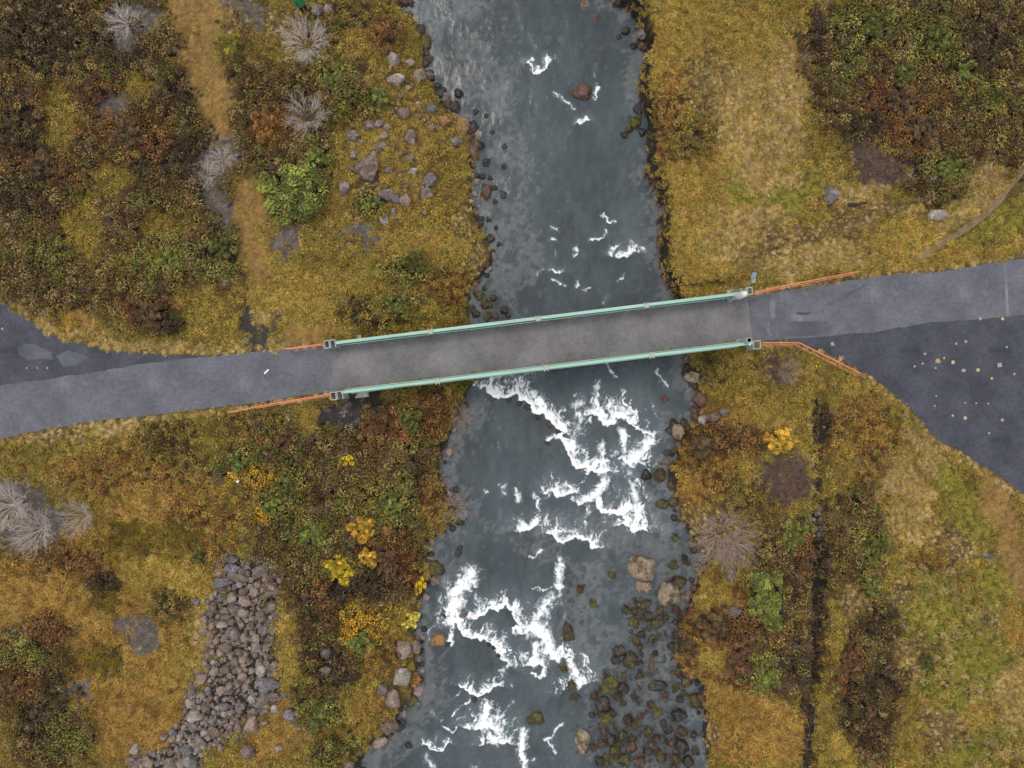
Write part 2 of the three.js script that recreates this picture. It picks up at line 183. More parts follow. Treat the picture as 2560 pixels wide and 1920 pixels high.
function kindAt(x, z, r) {
  const bx = x * PXM + 1280, by = z * PXM + 960;
  const px = bx + (fbm(x * 0.45 + 3, z * 0.45, 3) - 0.5) * 54 + (fbm(x * 2.1, z * 2.1 + 9, 2) - 0.5) * 30, py = by + (fbm(x * 0.45, z * 0.45 + 21, 3) - 0.5) * 54 + (fbm(x * 2.1 + 5, z * 2.1, 2) - 0.5) * 30;
  for (let i = cov.length - 1; i >= 0; i--) {
    const e = cov[i], dx = px - e.x, dy = py - e.y;
    if (Math.abs(dx) > e.R || Math.abs(dy) > e.R) continue;
    const d = Math.hypot((dx * e.c + dy * e.s) / e.rx, (dy * e.c - dx * e.s) / e.ry);
    if (d < 1.3 && 1 - sstep(0.55, 1.28, d) > r) return e.k;
    if (d < 1.3) r = (r * 1.618 + 0.37) % 1;
  }
  return 'olive';
}

// palettes, sRGB with a weight
const pal = (...a) => a.map((c) => rgb(c[0], c[1], c[2], c[3] || 1));
const P = {
  ochre: pal([195, 154, 82], [183, 142, 67], [201, 164, 100], [173, 135, 59]),
  gold: pal([192, 160, 72], [175, 145, 61], [209, 177, 98], [160, 139, 61], [181, 143, 66], [175, 158, 72]),
  tan: pal([213, 181, 122], [200, 166, 103], [222, 194, 141], [190, 157, 90], [179, 146, 100]),
  olive: pal([171, 149, 61], [151, 134, 53], [179, 156, 76], [136, 126, 53], [162, 132, 66], [190, 164, 78]),
  grass: pal([151, 149, 50], [165, 157, 60], [132, 138, 48], [178, 161, 73]),
  brush: pal([98, 78, 44], [82, 62, 36], [116, 104, 54], [72, 54, 34], [100, 96, 44], [132, 110, 70], [92, 64, 42], [150, 128, 80]),
  dark: pal([70, 52, 34], [60, 46, 28], [90, 74, 44], [76, 52, 38], [74, 70, 36], [118, 100, 64]),
  rust: pal([122, 82, 46], [104, 68, 42], [140, 100, 58], [102, 76, 44], [116, 70, 44], [126, 106, 56], [158, 118, 66]),
  green: pal([118, 122, 54], [142, 142, 72], [100, 106, 46], [130, 122, 52], [158, 150, 86], [94, 92, 44], [120, 98, 50]),
  orange: pal([193, 151, 71], [180, 134, 60], [205, 165, 90], [168, 130, 58], [186, 153, 69], [159, 113, 58]),
  moss: pal([142, 118, 28], [126, 106, 24], [158, 130, 38]),
  yellow: pal([214, 176, 44], [200, 158, 34], [222, 190, 70], [190, 146, 30]),
  grey: pal([166, 154, 150], [146, 134, 128], [184, 174, 170], [128, 114, 104]),
  plum: pal([136, 110, 98], [116, 92, 80], [152, 126, 110], [124, 102, 88]),
  stem: pal([206, 182, 130], [180, 152, 108]),
};
const G = (r, g, b) => rgb(r, g, b);
Object.assign(KIND, {
  ochre: { g: G(176, 138, 76), p: [['turf', 9, 0.4, 0.75, 0, P.ochre]] },
  gold: { g: G(154, 124, 58), p: [['turf', 14, 0.8, 1.4, 0, P.gold], ['tuft', 7, 0.6, 1.1, 0, P.gold], ['sprig', 2.5, 0.5, 0.8, 0.1, P.olive]] },
  tan: { g: G(170, 140, 84), p: [['lodged', 26, 0.3, 0.62, 0, P.tan], ['tuft', 6, 0.35, 0.7, 0, P.tan], ['turf', 9, 0.7, 1.2, 0, P.gold], ['tuft', 4, 0.5, 0.9, 0, P.olive]] },
  tanny: { g: G(132, 108, 66), p: [['lodged', 14, 0.3, 0.6, 0, P.tan], ['tuft', 6, 0.5, 0.9, 0, P.olive], ['sprig', 3, 0.5, 0.9, 0.1, P.brush], ['sprig', 1, 0.5, 0.9, 0.1, P.plum]] },
  olive: { g: G(130, 108, 48), p: [['turf', 12, 0.8, 1.4, 0, P.olive], ['tuft', 6, 0.6, 1.1, 0, P.olive], ['sprig', 4, 0.6, 1.0, 0.15, P.olive], ['sprig', 1.2, 0.6, 1.0, 0.15, P.rust]] },
  grasslet: { g: G(120, 108, 32), p: [['turf', 20, 0.6, 1.0, 0, P.grass], ['turf', 4, 0.6, 1, 0, P.gold]] },
  meadow: { g: G(104, 90, 40), p: [['tuft', 10, 0.6, 1.2, 0, P.grass], ['tuft', 6, 0.6, 1.1, 0, P.tan], ['sprig', 4, 0.6, 1.0, 0.2, P.green], ['lodged', 6, 0.3, 0.6, 0, P.tan], ['turf', 6, 0.7, 1.1, 0, P.olive], ['sprig', 1.5, 0.5, 0.9, 0.1, P.brush]] },
  brush: { g: G(44, 34, 20), p: [['sprig', 12, 0.8, 1.5, 0.55, P.brush], ['sprig', 4, 0.7, 1.2, 0.6, P.green], ['sprig', 3, 0.7, 1.2, 0.5, P.rust], ['twig', 3, 0.6, 1.1, 0.35, P.grey], ['tuft', 1.4, 0.4, 0.8, 0.5, P.stem], ['tuft', 2, 0.5, 0.9, 0.3, P.olive]] },
  brushy: { g: G(80, 64, 32), p: [['sprig', 9, 0.7, 1.2, 0.3, P.brush], ['tuft', 6, 0.6, 1.1, 0.1, P.olive], ['sprig', 3, 0.6, 1, 0.3, P.olive], ['sprig', 2, 0.6, 1, 0.3, P.green]] },
  dark: { g: G(38, 30, 18), p: [['sprig', 10, 0.8, 1.4, 0.5, P.dark], ['sprig', 3, 0.7, 1.2, 0.5, P.brush], ['twig', 3, 0.7, 1.3, 0.3, P.plum], ['tuft', 1, 0.4, 0.7, 0.5, P.stem]] },
  rust: { g: G(70, 50, 26), p: [['sprig', 13, 0.7, 1.3, 0.45, P.rust], ['sprig', 3, 0.7, 1.2, 0.4, P.brush], ['tuft', 2, 0.6, 1, 0.2, P.orange]] },
  rustgold: { g: G(96, 70, 30), p: [['sprig', 8, 0.6, 1.1, 0.25, P.rust], ['tuft', 7, 0.6, 1.1, 0.05, P.orange], ['tuft', 4, 0.6, 1.1, 0.05, P.gold], ['sprig', 3, 0.6, 1, 0.2, P.olive]] },
  green: { g: G(54, 50, 24), p: [['sprig', 12, 0.8, 1.4, 0.55, P.green], ['sprig', 5, 0.7, 1.2, 0.45, P.brush], ['sprig', 2, 0.7, 1.1, 0.4, P.olive]] },
  orange: { g: G(148, 112, 50), p: [['turf', 13, 0.8, 1.5, 0, P.orange], ['tuft', 5, 0.5, 0.9, 0, P.orange], ['turf', 5, 0.8, 1.3, 0, P.olive], ['sprig', 1.6, 0.5, 0.9, 0.1, P.rust]] },
  moss: { g: G(88, 70, 14), p: [['turf', 16, 0.7, 1.2, 0, P.moss], ['sprig', 2, 0.6, 1.0, 0.1, P.brush]] },
  yellowish: { g: G(100, 80, 26), p: [['sprig', 9, 0.7, 1.1, 0.3, P.yellow], ['sprig', 6, 0.7, 1.1, 0.3, P.olive], ['sprig', 3, 0.7, 1.1, 0.3, P.brush]] },
  grey: { g: G(126, 114, 108), p: [['twig', 6, 0.4, 0.8, 0.02, P.grey], ['turf', 2.5, 0.5, 0.9, 0, P.olive], ['turf', 2, 0.4, 0.7, 0, P.grey]] },
  plum: { g: G(104, 82, 72), p: [['twig', 12, 0.4, 0.8, 0.08, P.plum], ['sprig', 2, 0.5, 0.9, 0.1, P.rust]] },
  stony: { g: G(126, 98, 46), p: [['turf', 11, 0.6, 1.1, 0, P.gold], ['tuft', 3, 0.5, 0.8, 0, P.olive], ['sprig', 2.4, 0.5, 0.9, 0.05, P.olive], ['turf', 3, 0.6, 1, 0, P.orange]] },
  rubble: { g: G(58, 50, 42), p: [['twig', 1, 0.4, 0.7, 0, P.plum], ['turf', 0.8, 0.5, 0.8, 0, P.olive]] },
  mud: { g: G(78, 70, 66), p: [['sprig', 0.6, 0.5, 0.9, 0.05, P.brush], ['twig', 2, 0.6, 1, 0, P.grey]] },
});

// ------------------------------------------------------------------ ground: one sheet from the riverbed to the far land
const grainTex = dataTex(512, 512, (i, j, o) => { const u = i / 512, v = j / 512, n = tnoise(u, v, 8, 1) * 0.5 + tnoise(u, v, 48, 2) * 0.5, s = 128 + 220 * (n - 0.5) + 40 * (hash2(i, j) - 0.5); o[0] = o[1] = o[2] = s + 62; });
const grainBump = dataTex(512, 512, (i, j, o) => { const u = i / 512, v = j / 512; o[0] = o[1] = o[2] = 255 * (tnoise(u, v, 24, 5) * 0.6 + hash2(i, j) * 0.4); }, false);
{
  const axis = (lim, far, step) => { const a = []; for (let v = -lim; v <= lim + 1e-6; v += step) a.push(v); const o = []; let s = step * 2, v = lim; while (v < far) { v += s; s *= 1.45; o.push(Math.min(v, far)); } return [...o.slice().reverse().map((q) => -q), ...a, ...o]; };
  const X = axis(33, 600, 0.17), Z = axis(26, 600, 0.17), nx = X.length, nz = Z.length;
  const pos = new Float32Array(nx * nz * 3), uv = new Float32Array(nx * nz * 2), color = new Float32Array(nx * nz * 3), idx = [];
  for (let j = 0; j < nz; j++) for (let i = 0; i < nx; i++) {
    const k = j * nx + i, x = X[i], z = Z[j], d = sample(gRiver, x, z), y = height(x, z);
    pos[k * 3] = x; pos[k * 3 + 1] = y; pos[k * 3 + 2] = z; uv[k * 2] = x / 2.3; uv[k * 2 + 1] = z / 2.3;
    let c;
    if (y < YW + 0.02) { const n = fbm(x * 0.8, z * 0.5, 4), m = vnoise(x * 3.3, z * 3.3); const edge = (-d) / mix(mix(6.2, 1.6, sstep(-5, -1, z)), mix(0.9, 7, sstep(5, 9, z)), sstep(-2, 4.5, x)), sand = 1 - sstep(0.45, 1.15, edge + (n - 0.5) * 1.4); const led = fbm(x * 1.1 + 50, z * 0.8, 4); c = rgb(...(m > 0.78 ? [52, 46, 42] : led > 0.62 ? [46, 42, 40] : hash2(i * 5, j * 3) < sand ? [172, 138, 124] : n > 0.52 ? [92, 80, 74] : [64, 60, 58])); }
    else if (d < 0.5 && x > 2 && z < -4) c = rgb(...(vnoise(x * 4, z * 4) > 0.5 ? [46, 36, 26] : [62, 46, 30]));
    else if (d < 0.35) c = rgb(...(vnoise(x * 4, z * 4) > 0.45 ? [52, 44, 34] : [78, 66, 50]));
    else if (sample(gDitch, x, z) < 0.26) c = rgb(56, 46, 36);
    else {
      c = KIND[kindAt(x, z, hash2(i * 3 + 1, j * 7))].g;
      const p = sample(gPath, x, z);
      if (p < 0.28 && hash2(i, j) > 0.35) c = rgb(128, 108, 74);
    }
    const v = 0.82 + 0.36 * hash2(i + 77, j + 13);
    color[k * 3] = c[0] * v; color[k * 3 + 1] = c[1] * v; color[k * 3 + 2] = c[2] * v;
    if (i < nx - 1 && j < nz - 1) idx.push(k, k + nx, k + 1, k + 1, k + nx, k + nx + 1);
  }
  const g = new THREE.BufferGeometry();
  g.setAttribute('position', new THREE.BufferAttribute(pos, 3)); g.setAttribute('uv', new THREE.BufferAttribute(uv, 2)); g.setAttribute('color', new THREE.BufferAttribute(color, 3)); g.setIndex(idx); g.computeVertexNormals();
  structure('ground', g, new THREE.MeshStandardMaterial({ vertexColors: true, map: grainTex, bumpMap: grainBump, bumpScale: 0.03, roughness: 0.95 }));
}
console.log('ground');

// ------------------------------------------------------------------ river: one surface, clear grey-blue water that turns to white water at the rapids
// Fronts are the crests of the rapids (crisp edge line, foam trailing off on one side); streaks are bands of broken water.
const FRONTS = [ // points, length of the trail
  [[[1213, 968], [1220, 980], [1234, 992], [1252, 994], [1269, 996], [1290, 983], [1300, 999], [1323, 1010], [1334, 1034], [1359, 1036], [1384, 1059], [1410, 1080], [1402, 1094], [1404, 1107], [1421, 1128], [1427, 1157], [1438, 1170], [1460, 1167], [1471, 1175], [1492, 1182]], 50, 0.2],
  [[[1482, 1036], [1498, 1040], [1506, 1061], [1533, 1063], [1538, 1045], [1552, 1041], [1565, 1051]], 62, 0],
  [[[1565, 1051], [1583, 1067], [1608, 1079], [1625, 1088]], 22, 0.2],
  [[[1560, 1153], [1571, 1161], [1588, 1157], [1600, 1146]], 40, 0.5], [[[1488, 1180], [1500, 1184], [1513, 1178]], 46, 0],
  [[[1381, 1231], [1393, 1239], [1408, 1243], [1423, 1231]], 40, 0], [[[1441, 1255], [1447, 1260], [1464, 1251], [1491, 1247]], 20, 0.6],
  [[[1491, 1249], [1499, 1274], [1508, 1283], [1528, 1285], [1549, 1288], [1576, 1272]], 36, 0.2],
  [[[1568, 1312], [1576, 1326], [1589, 1331], [1603, 1324]], 55, 0.1],
  [[[1379, 1332], [1391, 1355], [1410, 1359], [1425, 1349], [1439, 1341], [1454, 1350], [1468, 1349], [1479, 1369], [1491, 1366]], 38, 0],
  [[[1308, 1324], [1325, 1318], [1339, 1310]], 36, 0],
  [[[1124, 1554], [1143, 1559], [1156, 1583], [1180, 1594], [1207, 1598], [1232, 1610], [1249, 1637], [1264, 1658]], 42, 0.5],
  [[[1182, 1546], [1203, 1538], [1230, 1523], [1253, 1523], [1261, 1511], [1284, 1530], [1286, 1544], [1299, 1561], [1299, 1584], [1309, 1586], [1336, 1575], [1349, 1596]], 38, 0.1],
  [[[1328, 1664], [1334, 1668], [1342, 1662]], 50, 0.1], [[[1365, 1635], [1380, 1641], [1392, 1656], [1398, 1640]], 48, 0],
  [[[1165, 1718], [1173, 1733], [1200, 1741], [1231, 1719], [1244, 1712]], 28, 0.3], [[[1200, 1822], [1215, 1819], [1232, 1819]], 60, 0.2], [[[1234, 1856], [1243, 1859], [1255, 1857]], 44, 0],
  [[[1062, 1861], [1079, 1875], [1102, 1875], [1116, 1858]], 18, 0], [[[1548, 644], [1573, 637], [1582, 627]], 30, 0.2], [[[1326, 156], [1334, 186], [1350, 180], [1366, 168], [1373, 150]], 16, 0], [[[1440, 1712], [1447, 1718], [1452, 1708]], 60, -0.35],
  [[[1482, 598], [1494, 603], [1512, 590]], 9, 0], [[[1381, 674], [1389, 681], [1401, 679]], 9, 0], [[[1442, 306], [1448, 313], [1465, 301]], 12, 0],
];
const STREAKS = [ // points, half width, strength
  [[[1240, 935], [1300, 945], [1330, 985]], 22, 0.62], [[[1290, 930], [1345, 935]], 16, 0.5], [[[1440, 1010], [1452, 1040], [1430, 1110]], 18, 0.6], [[[1371, 1096], [1388, 1090], [1404, 1092]], 5, 0.9], [[[1495, 960], [1490, 1010], [1500, 1040]], 12, 0.6], [[[1530, 1000], [1532, 1050]], 12, 0.7],
  [[[1556, 1074], [1560, 1100], [1563, 1128]], 9, 0.95], [[[1575, 1155], [1600, 1128], [1625, 1098]], 15, 1], [[[1598, 1150], [1627, 1177]], 4, 0.8], [[[1500, 1182], [1506, 1145], [1504, 1110]], 9, 0.9], [[[1479, 1045], [1461, 1063]], 3, 0.8],
  [[[1570, 1165], [1575, 1200], [1585, 1225]], 14, 0.6], [[[1585, 1215], [1560, 1250], [1530, 1215]], 16, 0.45], [[[1590, 1190], [1610, 1230], [1625, 1245]], 10, 0.5], [[[1462, 1252], [1490, 1232], [1514, 1204]], 10, 0.95], [[[1510, 1180], [1516, 1225]], 10, 0.6], [[[1585, 1233], [1596, 1262], [1597, 1280]], 11, 0.95], [[[1597, 1280], [1585, 1320]], 13, 1],
  [[[1333, 1237], [1344, 1250], [1349, 1278]], 5, 0.85], [[[1373, 1237], [1360, 1248]], 4, 0.7], [[[1329, 1391], [1337, 1394], [1352, 1374]], 3.5, 0.9], [[[1400, 1400], [1397, 1430], [1399, 1468]], 11, 0.85], [[[1333, 1472], [1355, 1472], [1377, 1467]], 2.5, 0.8], [[[1386, 1310], [1400, 1325], [1440, 1325]], 9, 0.55], [[[1460, 1330], [1468, 1290], [1470, 1265]], 5, 0.6], [[[1490, 1350], [1512, 1322]], 4, 0.7], [[[1545, 1312], [1570, 1300]], 3, 0.8], [[[1465, 1180], [1462, 1202], [1430, 1214]], 2.5, 0.65],
  [[[1178, 1432], [1160, 1460], [1140, 1490], [1132, 1520], [1126, 1550]], 19, 1.0], [[[1110, 1450], [1120, 1480]], 9, 0.6], [[[1100, 1485], [1102, 1530], [1092, 1565]], 7, 0.55], [[[1192, 1490], [1195, 1530]], 10, 0.6], [[[1125, 1578], [1128, 1612]], 6, 0.9], [[[1075, 1600], [1070, 1580], [1092, 1560]], 4, 0.7], [[[1218, 1560], [1222, 1590]], 9, 0.6], [[[1260, 1590], [1245, 1630]], 12, 0.6],
  [[[1378, 1496], [1355, 1525], [1336, 1556], [1325, 1575]], 18, 0.85], [[[1345, 1560], [1365, 1595], [1382, 1635]], 17, 0.95], [[[1296, 1512], [1300, 1545]], 10, 0.7], [[[1340, 1610], [1336, 1635], [1334, 1660]], 8, 0.95], [[[1334, 1681], [1345, 1690], [1356, 1686], [1360, 1667], [1352, 1655]], 5, 0.95], [[[1400, 1505], [1397, 1440]], 9, 0.6], [[[1410, 1530], [1412, 1560]], 7, 0.5],
  [[[1420, 1645], [1436, 1675], [1447, 1710]], 9, 0.95], [[[1457, 1637], [1464, 1648], [1474, 1653]], 4, 0.85], [[[1248, 1696], [1262, 1672], [1278, 1655]], 7, 0.6], [[[1240, 1712], [1215, 1722]], 9, 0.6], [[[1175, 1748], [1152, 1764], [1131, 1785]], 4, 0.85], [[[1140, 1740], [1160, 1715]], 4, 0.5], [[[1219, 1762], [1214, 1785], [1212, 1812]], 15, 0.95], [[[1245, 1775], [1240, 1815], [1243, 1852]], 11, 0.85], [[[1280, 1760], [1262, 1780]], 9, 0.5], [[[1107, 1814], [1120, 1822], [1131, 1831], [1139, 1817]], 3, 0.85], [[[1075, 1775], [1090, 1788], [1100, 1800]], 6, 0.5], [[[1065, 1890], [1075, 1905], [1082, 1935]], 9, 0.65], [[[1145, 1795], [1160, 1788]], 4, 0.7],
  [[[1310, 1829], [1307, 1850], [1303, 1876], [1312, 1917], [1300, 1960]], 9, 0.95], [[[1286, 1864], [1300, 1856]], 3, 0.7], [[[1320, 1905], [1335, 1895]], 6, 0.6], [[[1365, 1851], [1380, 1840], [1403, 1808]], 5, 0.8], [[[1362, 1850], [1378, 1862], [1390, 1880]], 4, 0.8], [[[1180, 1920], [1195, 1915]], 6, 0.6], [[[1086, 1855], [1095, 1830]], 5, 0.4],
  [[[1506, 537], [1517, 551], [1538, 556]], 3.5, 0.85], [[[1512, 590], [1511, 574]], 3, 0.7], [[[1528, 618], [1540, 618], [1546, 611]], 4, 0.85], [[[1575, 600], [1585, 605], [1580, 625]], 5, 0.55], [[[1378, 566], [1390, 572]], 4, 0.8], [[[1378, 598], [1389, 597]], 4, 0.85], [[[1441, 617], [1440, 627]], 4, 0.8], [[[1434, 639], [1438, 638]], 4, 0.8], [[[1340, 684], [1359, 672]], 3, 0.7], [[[1384, 701], [1400, 708], [1416, 715]], 3.5, 0.8], [[[1441, 706], [1442, 719]], 4, 0.8], [[[1455, 723], [1466, 722], [1477, 719]], 3, 0.8], [[[1544, 699], [1553, 693], [1561, 682]], 2.5, 0.75], [[[1390, 628], [1388, 640]], 4, 0.6], [[[1510, 755], [1520, 740]], 7, 0.4],
  [[[1388, 231], [1405, 245], [1422, 258], [1436, 270]], 5, 0.75], [[[1487, 245], [1490, 230], [1493, 214]], 4, 0.95], [[[1484, 190], [1490, 160]], 4, 0.35], [[[1512, 900], [1525, 925], [1540, 938]], 5, 0.7], [[[1640, 925], [1665, 965]], 5, 0.6], [[[1635, 1010], [1640, 1040]], 6, 0.4], [[[1249, 1105], [1252, 1130]], 3, 0.5], [[[1255, 1215], [1260, 1232]], 8, 0.7], [[[1292, 1225], [1296, 1250]], 8, 0.75], [[[1210, 1228], [1216, 1232]], 4, 0.7],
];
const FX0 = 850, FY0 = -60, FW = 980, FH = 2060, TW = 974, TH = 2048;    // water survey window and texture size
const foam = new Float32Array(TW * TH), air = new Float32Array(TW * TH);
{
  const sx = TW / FW, near = (px, py, L) => { let b = 1e9, bx = 0, by = 0; for (let i = 1; i < L.length; i++) { const ax = L[i - 1][0], ay = L[i - 1][1], ex = L[i][0] - ax, ey = L[i][1] - ay, t = clamp(((px - ax) * ex + (py - ay) * ey) / (ex * ex + ey * ey + 1e-6), 0, 1), qx = px - ax - ex * t, qy = py - ay - ey * t, d = qx * qx + qy * qy; if (d < b) { b = d; bx = qx; by = qy; } } return [Math.sqrt(b), bx, by]; };
  const raster = (L, R, fn) => { let x0 = 1e9, x1 = -1e9, y0 = 1e9, y1 = -1e9; for (const [x, y] of L) { x0 = Math.min(x0, x); x1 = Math.max(x1, x); y0 = Math.min(y0, y); y1 = Math.max(y1, y); }
    for (let j = Math.max(0, ((y0 - R - FY0) * TH / FH) | 0); j < Math.min(TH, (y1 + R - FY0) * TH / FH); j++) for (let i = Math.max(0, ((x0 - R - FX0) * sx) | 0); i < Math.min(TW, (x1 + R - FX0) * sx); i++) fn(FX0 + i / sx, FY0 + j * FH / TH, j * TW + i); };
  const wob = (x, y) => [x + (fbm(x * 0.09, y * 0.09, 3) - 0.5) * 16, y + (fbm(x * 0.09 + 40, y * 0.09, 3) - 0.5) * 16];
  for (const [L, len, lean] of FRONTS) raster(L, len * 2.2 + 6, (px, py, k) => {
    const w = wob(px, py), [d, qx, qy] = near(w[0], w[1], L), up = -(qy) + qx * lean, side = d < 1e-3 ? 1 : up / d, cx = px + (fbm(px * 0.05 + 9, py * 0.05, 3) - 0.5) * 34, cy = py + (fbm(px * 0.05, py * 0.05 + 77, 3) - 0.5) * 40;
    const st = fbm((cx + cy * lean) * 0.12, (cy - cx * lean) * 0.05, 4), ridge = 1 - 2 * Math.abs(fbm(cx * 0.14, cy * 0.09, 3) - 0.5), fine = 0.5 * fbm(px * 0.4, py * 0.3, 3) + 0.5 * ridge * ridge;
    let v;
    if (side > -0.15) { const t = d / len; v = 1.12 - t * 1.15 + (st - 0.5) * (1.9 * Math.min(1, t * 1.8) + 0.2) + (fine - 0.55) * 1.3 * Math.min(1, t * 2.2 + 0.15); air[k] = Math.max(air[k], (1 - sstep(0.3, 2.2, t)) * (0.35 + 0.8 * st)); }
    else v = 1 - d / (2.2 + 3 * fine);
    foam[k] = Math.max(foam[k], Math.pow(sstep(0.1, 1.1, v), 1.75));
  });
  for (const [L, wd, str] of STREAKS) raster(L, wd * 2.4 + 5, (px, py, k) => {
    const w = wob(px, py), [d] = near(w[0], w[1], L), cx = px + (fbm(px * 0.06 + 9, py * 0.06, 3) - 0.5) * 30, cy = py + (fbm(px * 0.06, py * 0.06 + 77, 3) - 0.5) * 30, n = fbm(cx * 0.14, cy * 0.09, 4), ridge = 1 - 2 * Math.abs(fbm(cx * 0.16 + 3, cy * 0.12, 3) - 0.5), fine = 0.5 * fbm(px * 0.42, py * 0.3, 3) + 0.5 * ridge * ridge, t = d / wd;
    const v = str * 1.15 - t * 0.62 + (n - 0.5) * 1.25 + (fine - 0.5) * 0.7;
    foam[k] = Math.max(foam[k], Math.pow(sstep(0.15, 1.1, v), 1.2) * (0.62 + 0.38 * str)); air[k] = Math.max(air[k], (1 - sstep(0.5, 2.3, t)) * (0.2 + n * 0.8));
  });
}
const foamAt = (a, px, py) => { const i = Math.round((px - FX0) * TW / FW), j = Math.round((py - FY0) * TH / FH); return i < 0 || j < 0 || i >= TW || j >= TH ? 0 : a[j * TW + i]; };
{
  const silt = new Float32Array(TW * TH);
  const map = dataTex(TW, TH, (i, j, o) => {
    const px = FX0 + i * FW / TW, py = FY0 + j * FH / TH, k = j * TW + i, f = foam[k];
    const n = fbm(px * 0.012, py * 0.007, 4), s = fbm(px * 0.07, py * 0.03, 3), a = air[k] * 0.5;
    silt[k] = clamp(0.5 + (n - 0.5) * 1.6 + (s - 0.5) * 0.9, 0, 1);
    const r = 206, g = 224, b = 234;
    const e = sstep(0.1, 0.7, f); o[0] = mix(r, 246, e); o[1] = mix(g, 247, e); o[2] = mix(b, 249, e);
  }, true, false);
  const thru = dataTex(TW, TH, (i, j, o) => { const k = j * TW + i; o[0] = o[1] = o[2] = 255 * (0.955 - 0.05 * silt[k] - 0.09 * Math.min(1, air[k])) * (1 - 0.98 * Math.pow(foam[k], 1.35)); }, false, false);
  const rough = dataTex(TW, TH, (i, j, o) => { o[0] = o[1] = o[2] = 255 * mix(0.2, 0.9, foam[j * TW + i]); }, false, false);
  const bump = dataTex(TW, TH, (i, j, o) => { const px = FX0 + i * FW / TW, py = FY0 + j * FH / TH; o[0] = o[1] = o[2] = 255 * clamp(fbm(px * 0.11, py * 0.07, 4) * 0.7 + fbm(px * 0.3 + 5, py * 0.3, 3) * 0.3, 0, 1); }, false, false);
  const X = [], Z = [];
  for (let px = 830; px <= 1850; px += 4.4) X.push((px - 1280) / PXM * KW);
  for (let py = -2200; py < -60; py += 120) Z.push((py - 960) / PXM * KW);
  for (let py = -60; py < 2000; py += 4.4) Z.push((py - 960) / PXM * KW);
  for (let py = 2000; py <= 4200; py += 120) Z.push((py - 960) / PXM * KW);
  const nx = X.length, nz = Z.length, pos = new Float32Array(nx * nz * 3), uv = new Float32Array(nx * nz * 2), idx = [];
  for (let j = 0; j < nz; j++) for (let i = 0; i < nx; i++) {
    const k = j * nx + i, x = X[i], z = Z[j], px = x / KW * PXM + 1280, py = z / KW * PXM + 960, f = foamAt(foam, px, py);
    pos[k * 3] = x; pos[k * 3 + 1] = YW + 0.06 * (fbm(x * 1.1, z * 0.7, 3) - 0.5) + 0.016 * (fbm(x * 4, z * 3, 2) - 0.5) + f * (0.04 + 0.16 * (fbm(x * 5, z * 5, 3) - 0.35)); pos[k * 3 + 2] = z;
    uv[k * 2] = (px - FX0) / FW; uv[k * 2 + 1] = (py - FY0) / FH;
    if (i < nx - 1 && j < nz - 1) idx.push(k, k + nx, k + 1, k + 1, k + nx, k + nx + 1);
  }
  const g = new THREE.BufferGeometry();
  g.setAttribute('position', new THREE.BufferAttribute(pos, 3)); g.setAttribute('uv', new THREE.BufferAttribute(uv, 2)); g.setIndex(idx); g.computeVertexNormals();
  structure('river_water', g, new THREE.MeshPhysicalMaterial({ map, transmission: 1, transmissionMap: thru, roughness: 1, roughnessMap: rough, bumpMap: bump, bumpScale: 0.02, ior: 1.33, thickness: 0 }));
}
console.log('river');

// ------------------------------------------------------------------ paths and roads
const asphaltTex = (r, g, b, s, amp) => dataTex(1024, 1024, (i, j, o) => { const u = i / 1024, v = j / 1024, n = (tnoise(u, v, 4, s) - 0.5) * amp + (tnoise(u, v, 40, s + 3) - 0.5) * amp * 0.6 + (hash2(i + s * 31, j) - 0.5) * 26; o[0] = r + n; o[1] = g + n; o[2] = b + n; });
const matPath = new THREE.MeshStandardMaterial({ map: asphaltTex(98, 98, 106, 1, 40), bumpMap: grainBump, bumpScale: 0.004, roughness: 0.85 });
const matRoad = new THREE.MeshStandardMaterial({ map: asphaltTex(60, 61, 71, 2, 40), bumpMap: grainBump, bumpScale: 0.004, roughness: 0.8 });
const matDeck = new THREE.MeshStandardMaterial({ map: asphaltTex(115, 111, 113, 3, 40), bumpMap: grainBump, bumpScale: 0.004, roughness: 0.88 });
const matPatch = new THREE.MeshStandardMaterial({ map: asphaltTex(80, 81, 90, 4, 34), roughness: 0.85 });
const matJoint = new THREE.MeshStandardMaterial({ map: asphaltTex(110, 110, 118, 5, 34), roughness: 0.9 });
function sheet(P0, y, rough, uvScale = 5, skip) {            // flat sheet with a ragged edge
  const pts = [];
  for (let i = 0; i < P0.length; i++) {
    const a = P0[i], b = P0[(i + 1) % P0.length], n = Math.max(1, Math.min(160, Math.round(Math.hypot(b[0] - a[0], b[1] - a[1]) / 0.22)));
    for (let k = 0; k < n; k++) { const x = mix(a[0], b[0], k / n), z = mix(a[1], b[1], k / n), r = skip && skip(x, z) ? 0 : rough; pts.push(new THREE.Vector2(x + (fbm(x * 2.2, z * 2.2, 3) - 0.5) * r, -(z + (fbm(x * 2.2 + 31, z * 2.2, 3) - 0.5) * r))); }
  }
  const g = new THREE.ShapeGeometry(new THREE.Shape(pts)); g.rotateX(-Math.PI / 2); g.translate(0, y, 0);
  const p = g.attributes.position, uv = new Float32Array(p.count * 2); for (let i = 0; i < p.count; i++) { uv[i * 2] = p.getX(i) / uvScale; uv[i * 2 + 1] = p.getZ(i) / uvScale; }
  g.setAttribute('uv', new THREE.BufferAttribute(uv, 2));
  return g;
}
const U = new THREE.Vector2(1, -0.1215).normalize();         // direction of the bridge on the plan (x, z)
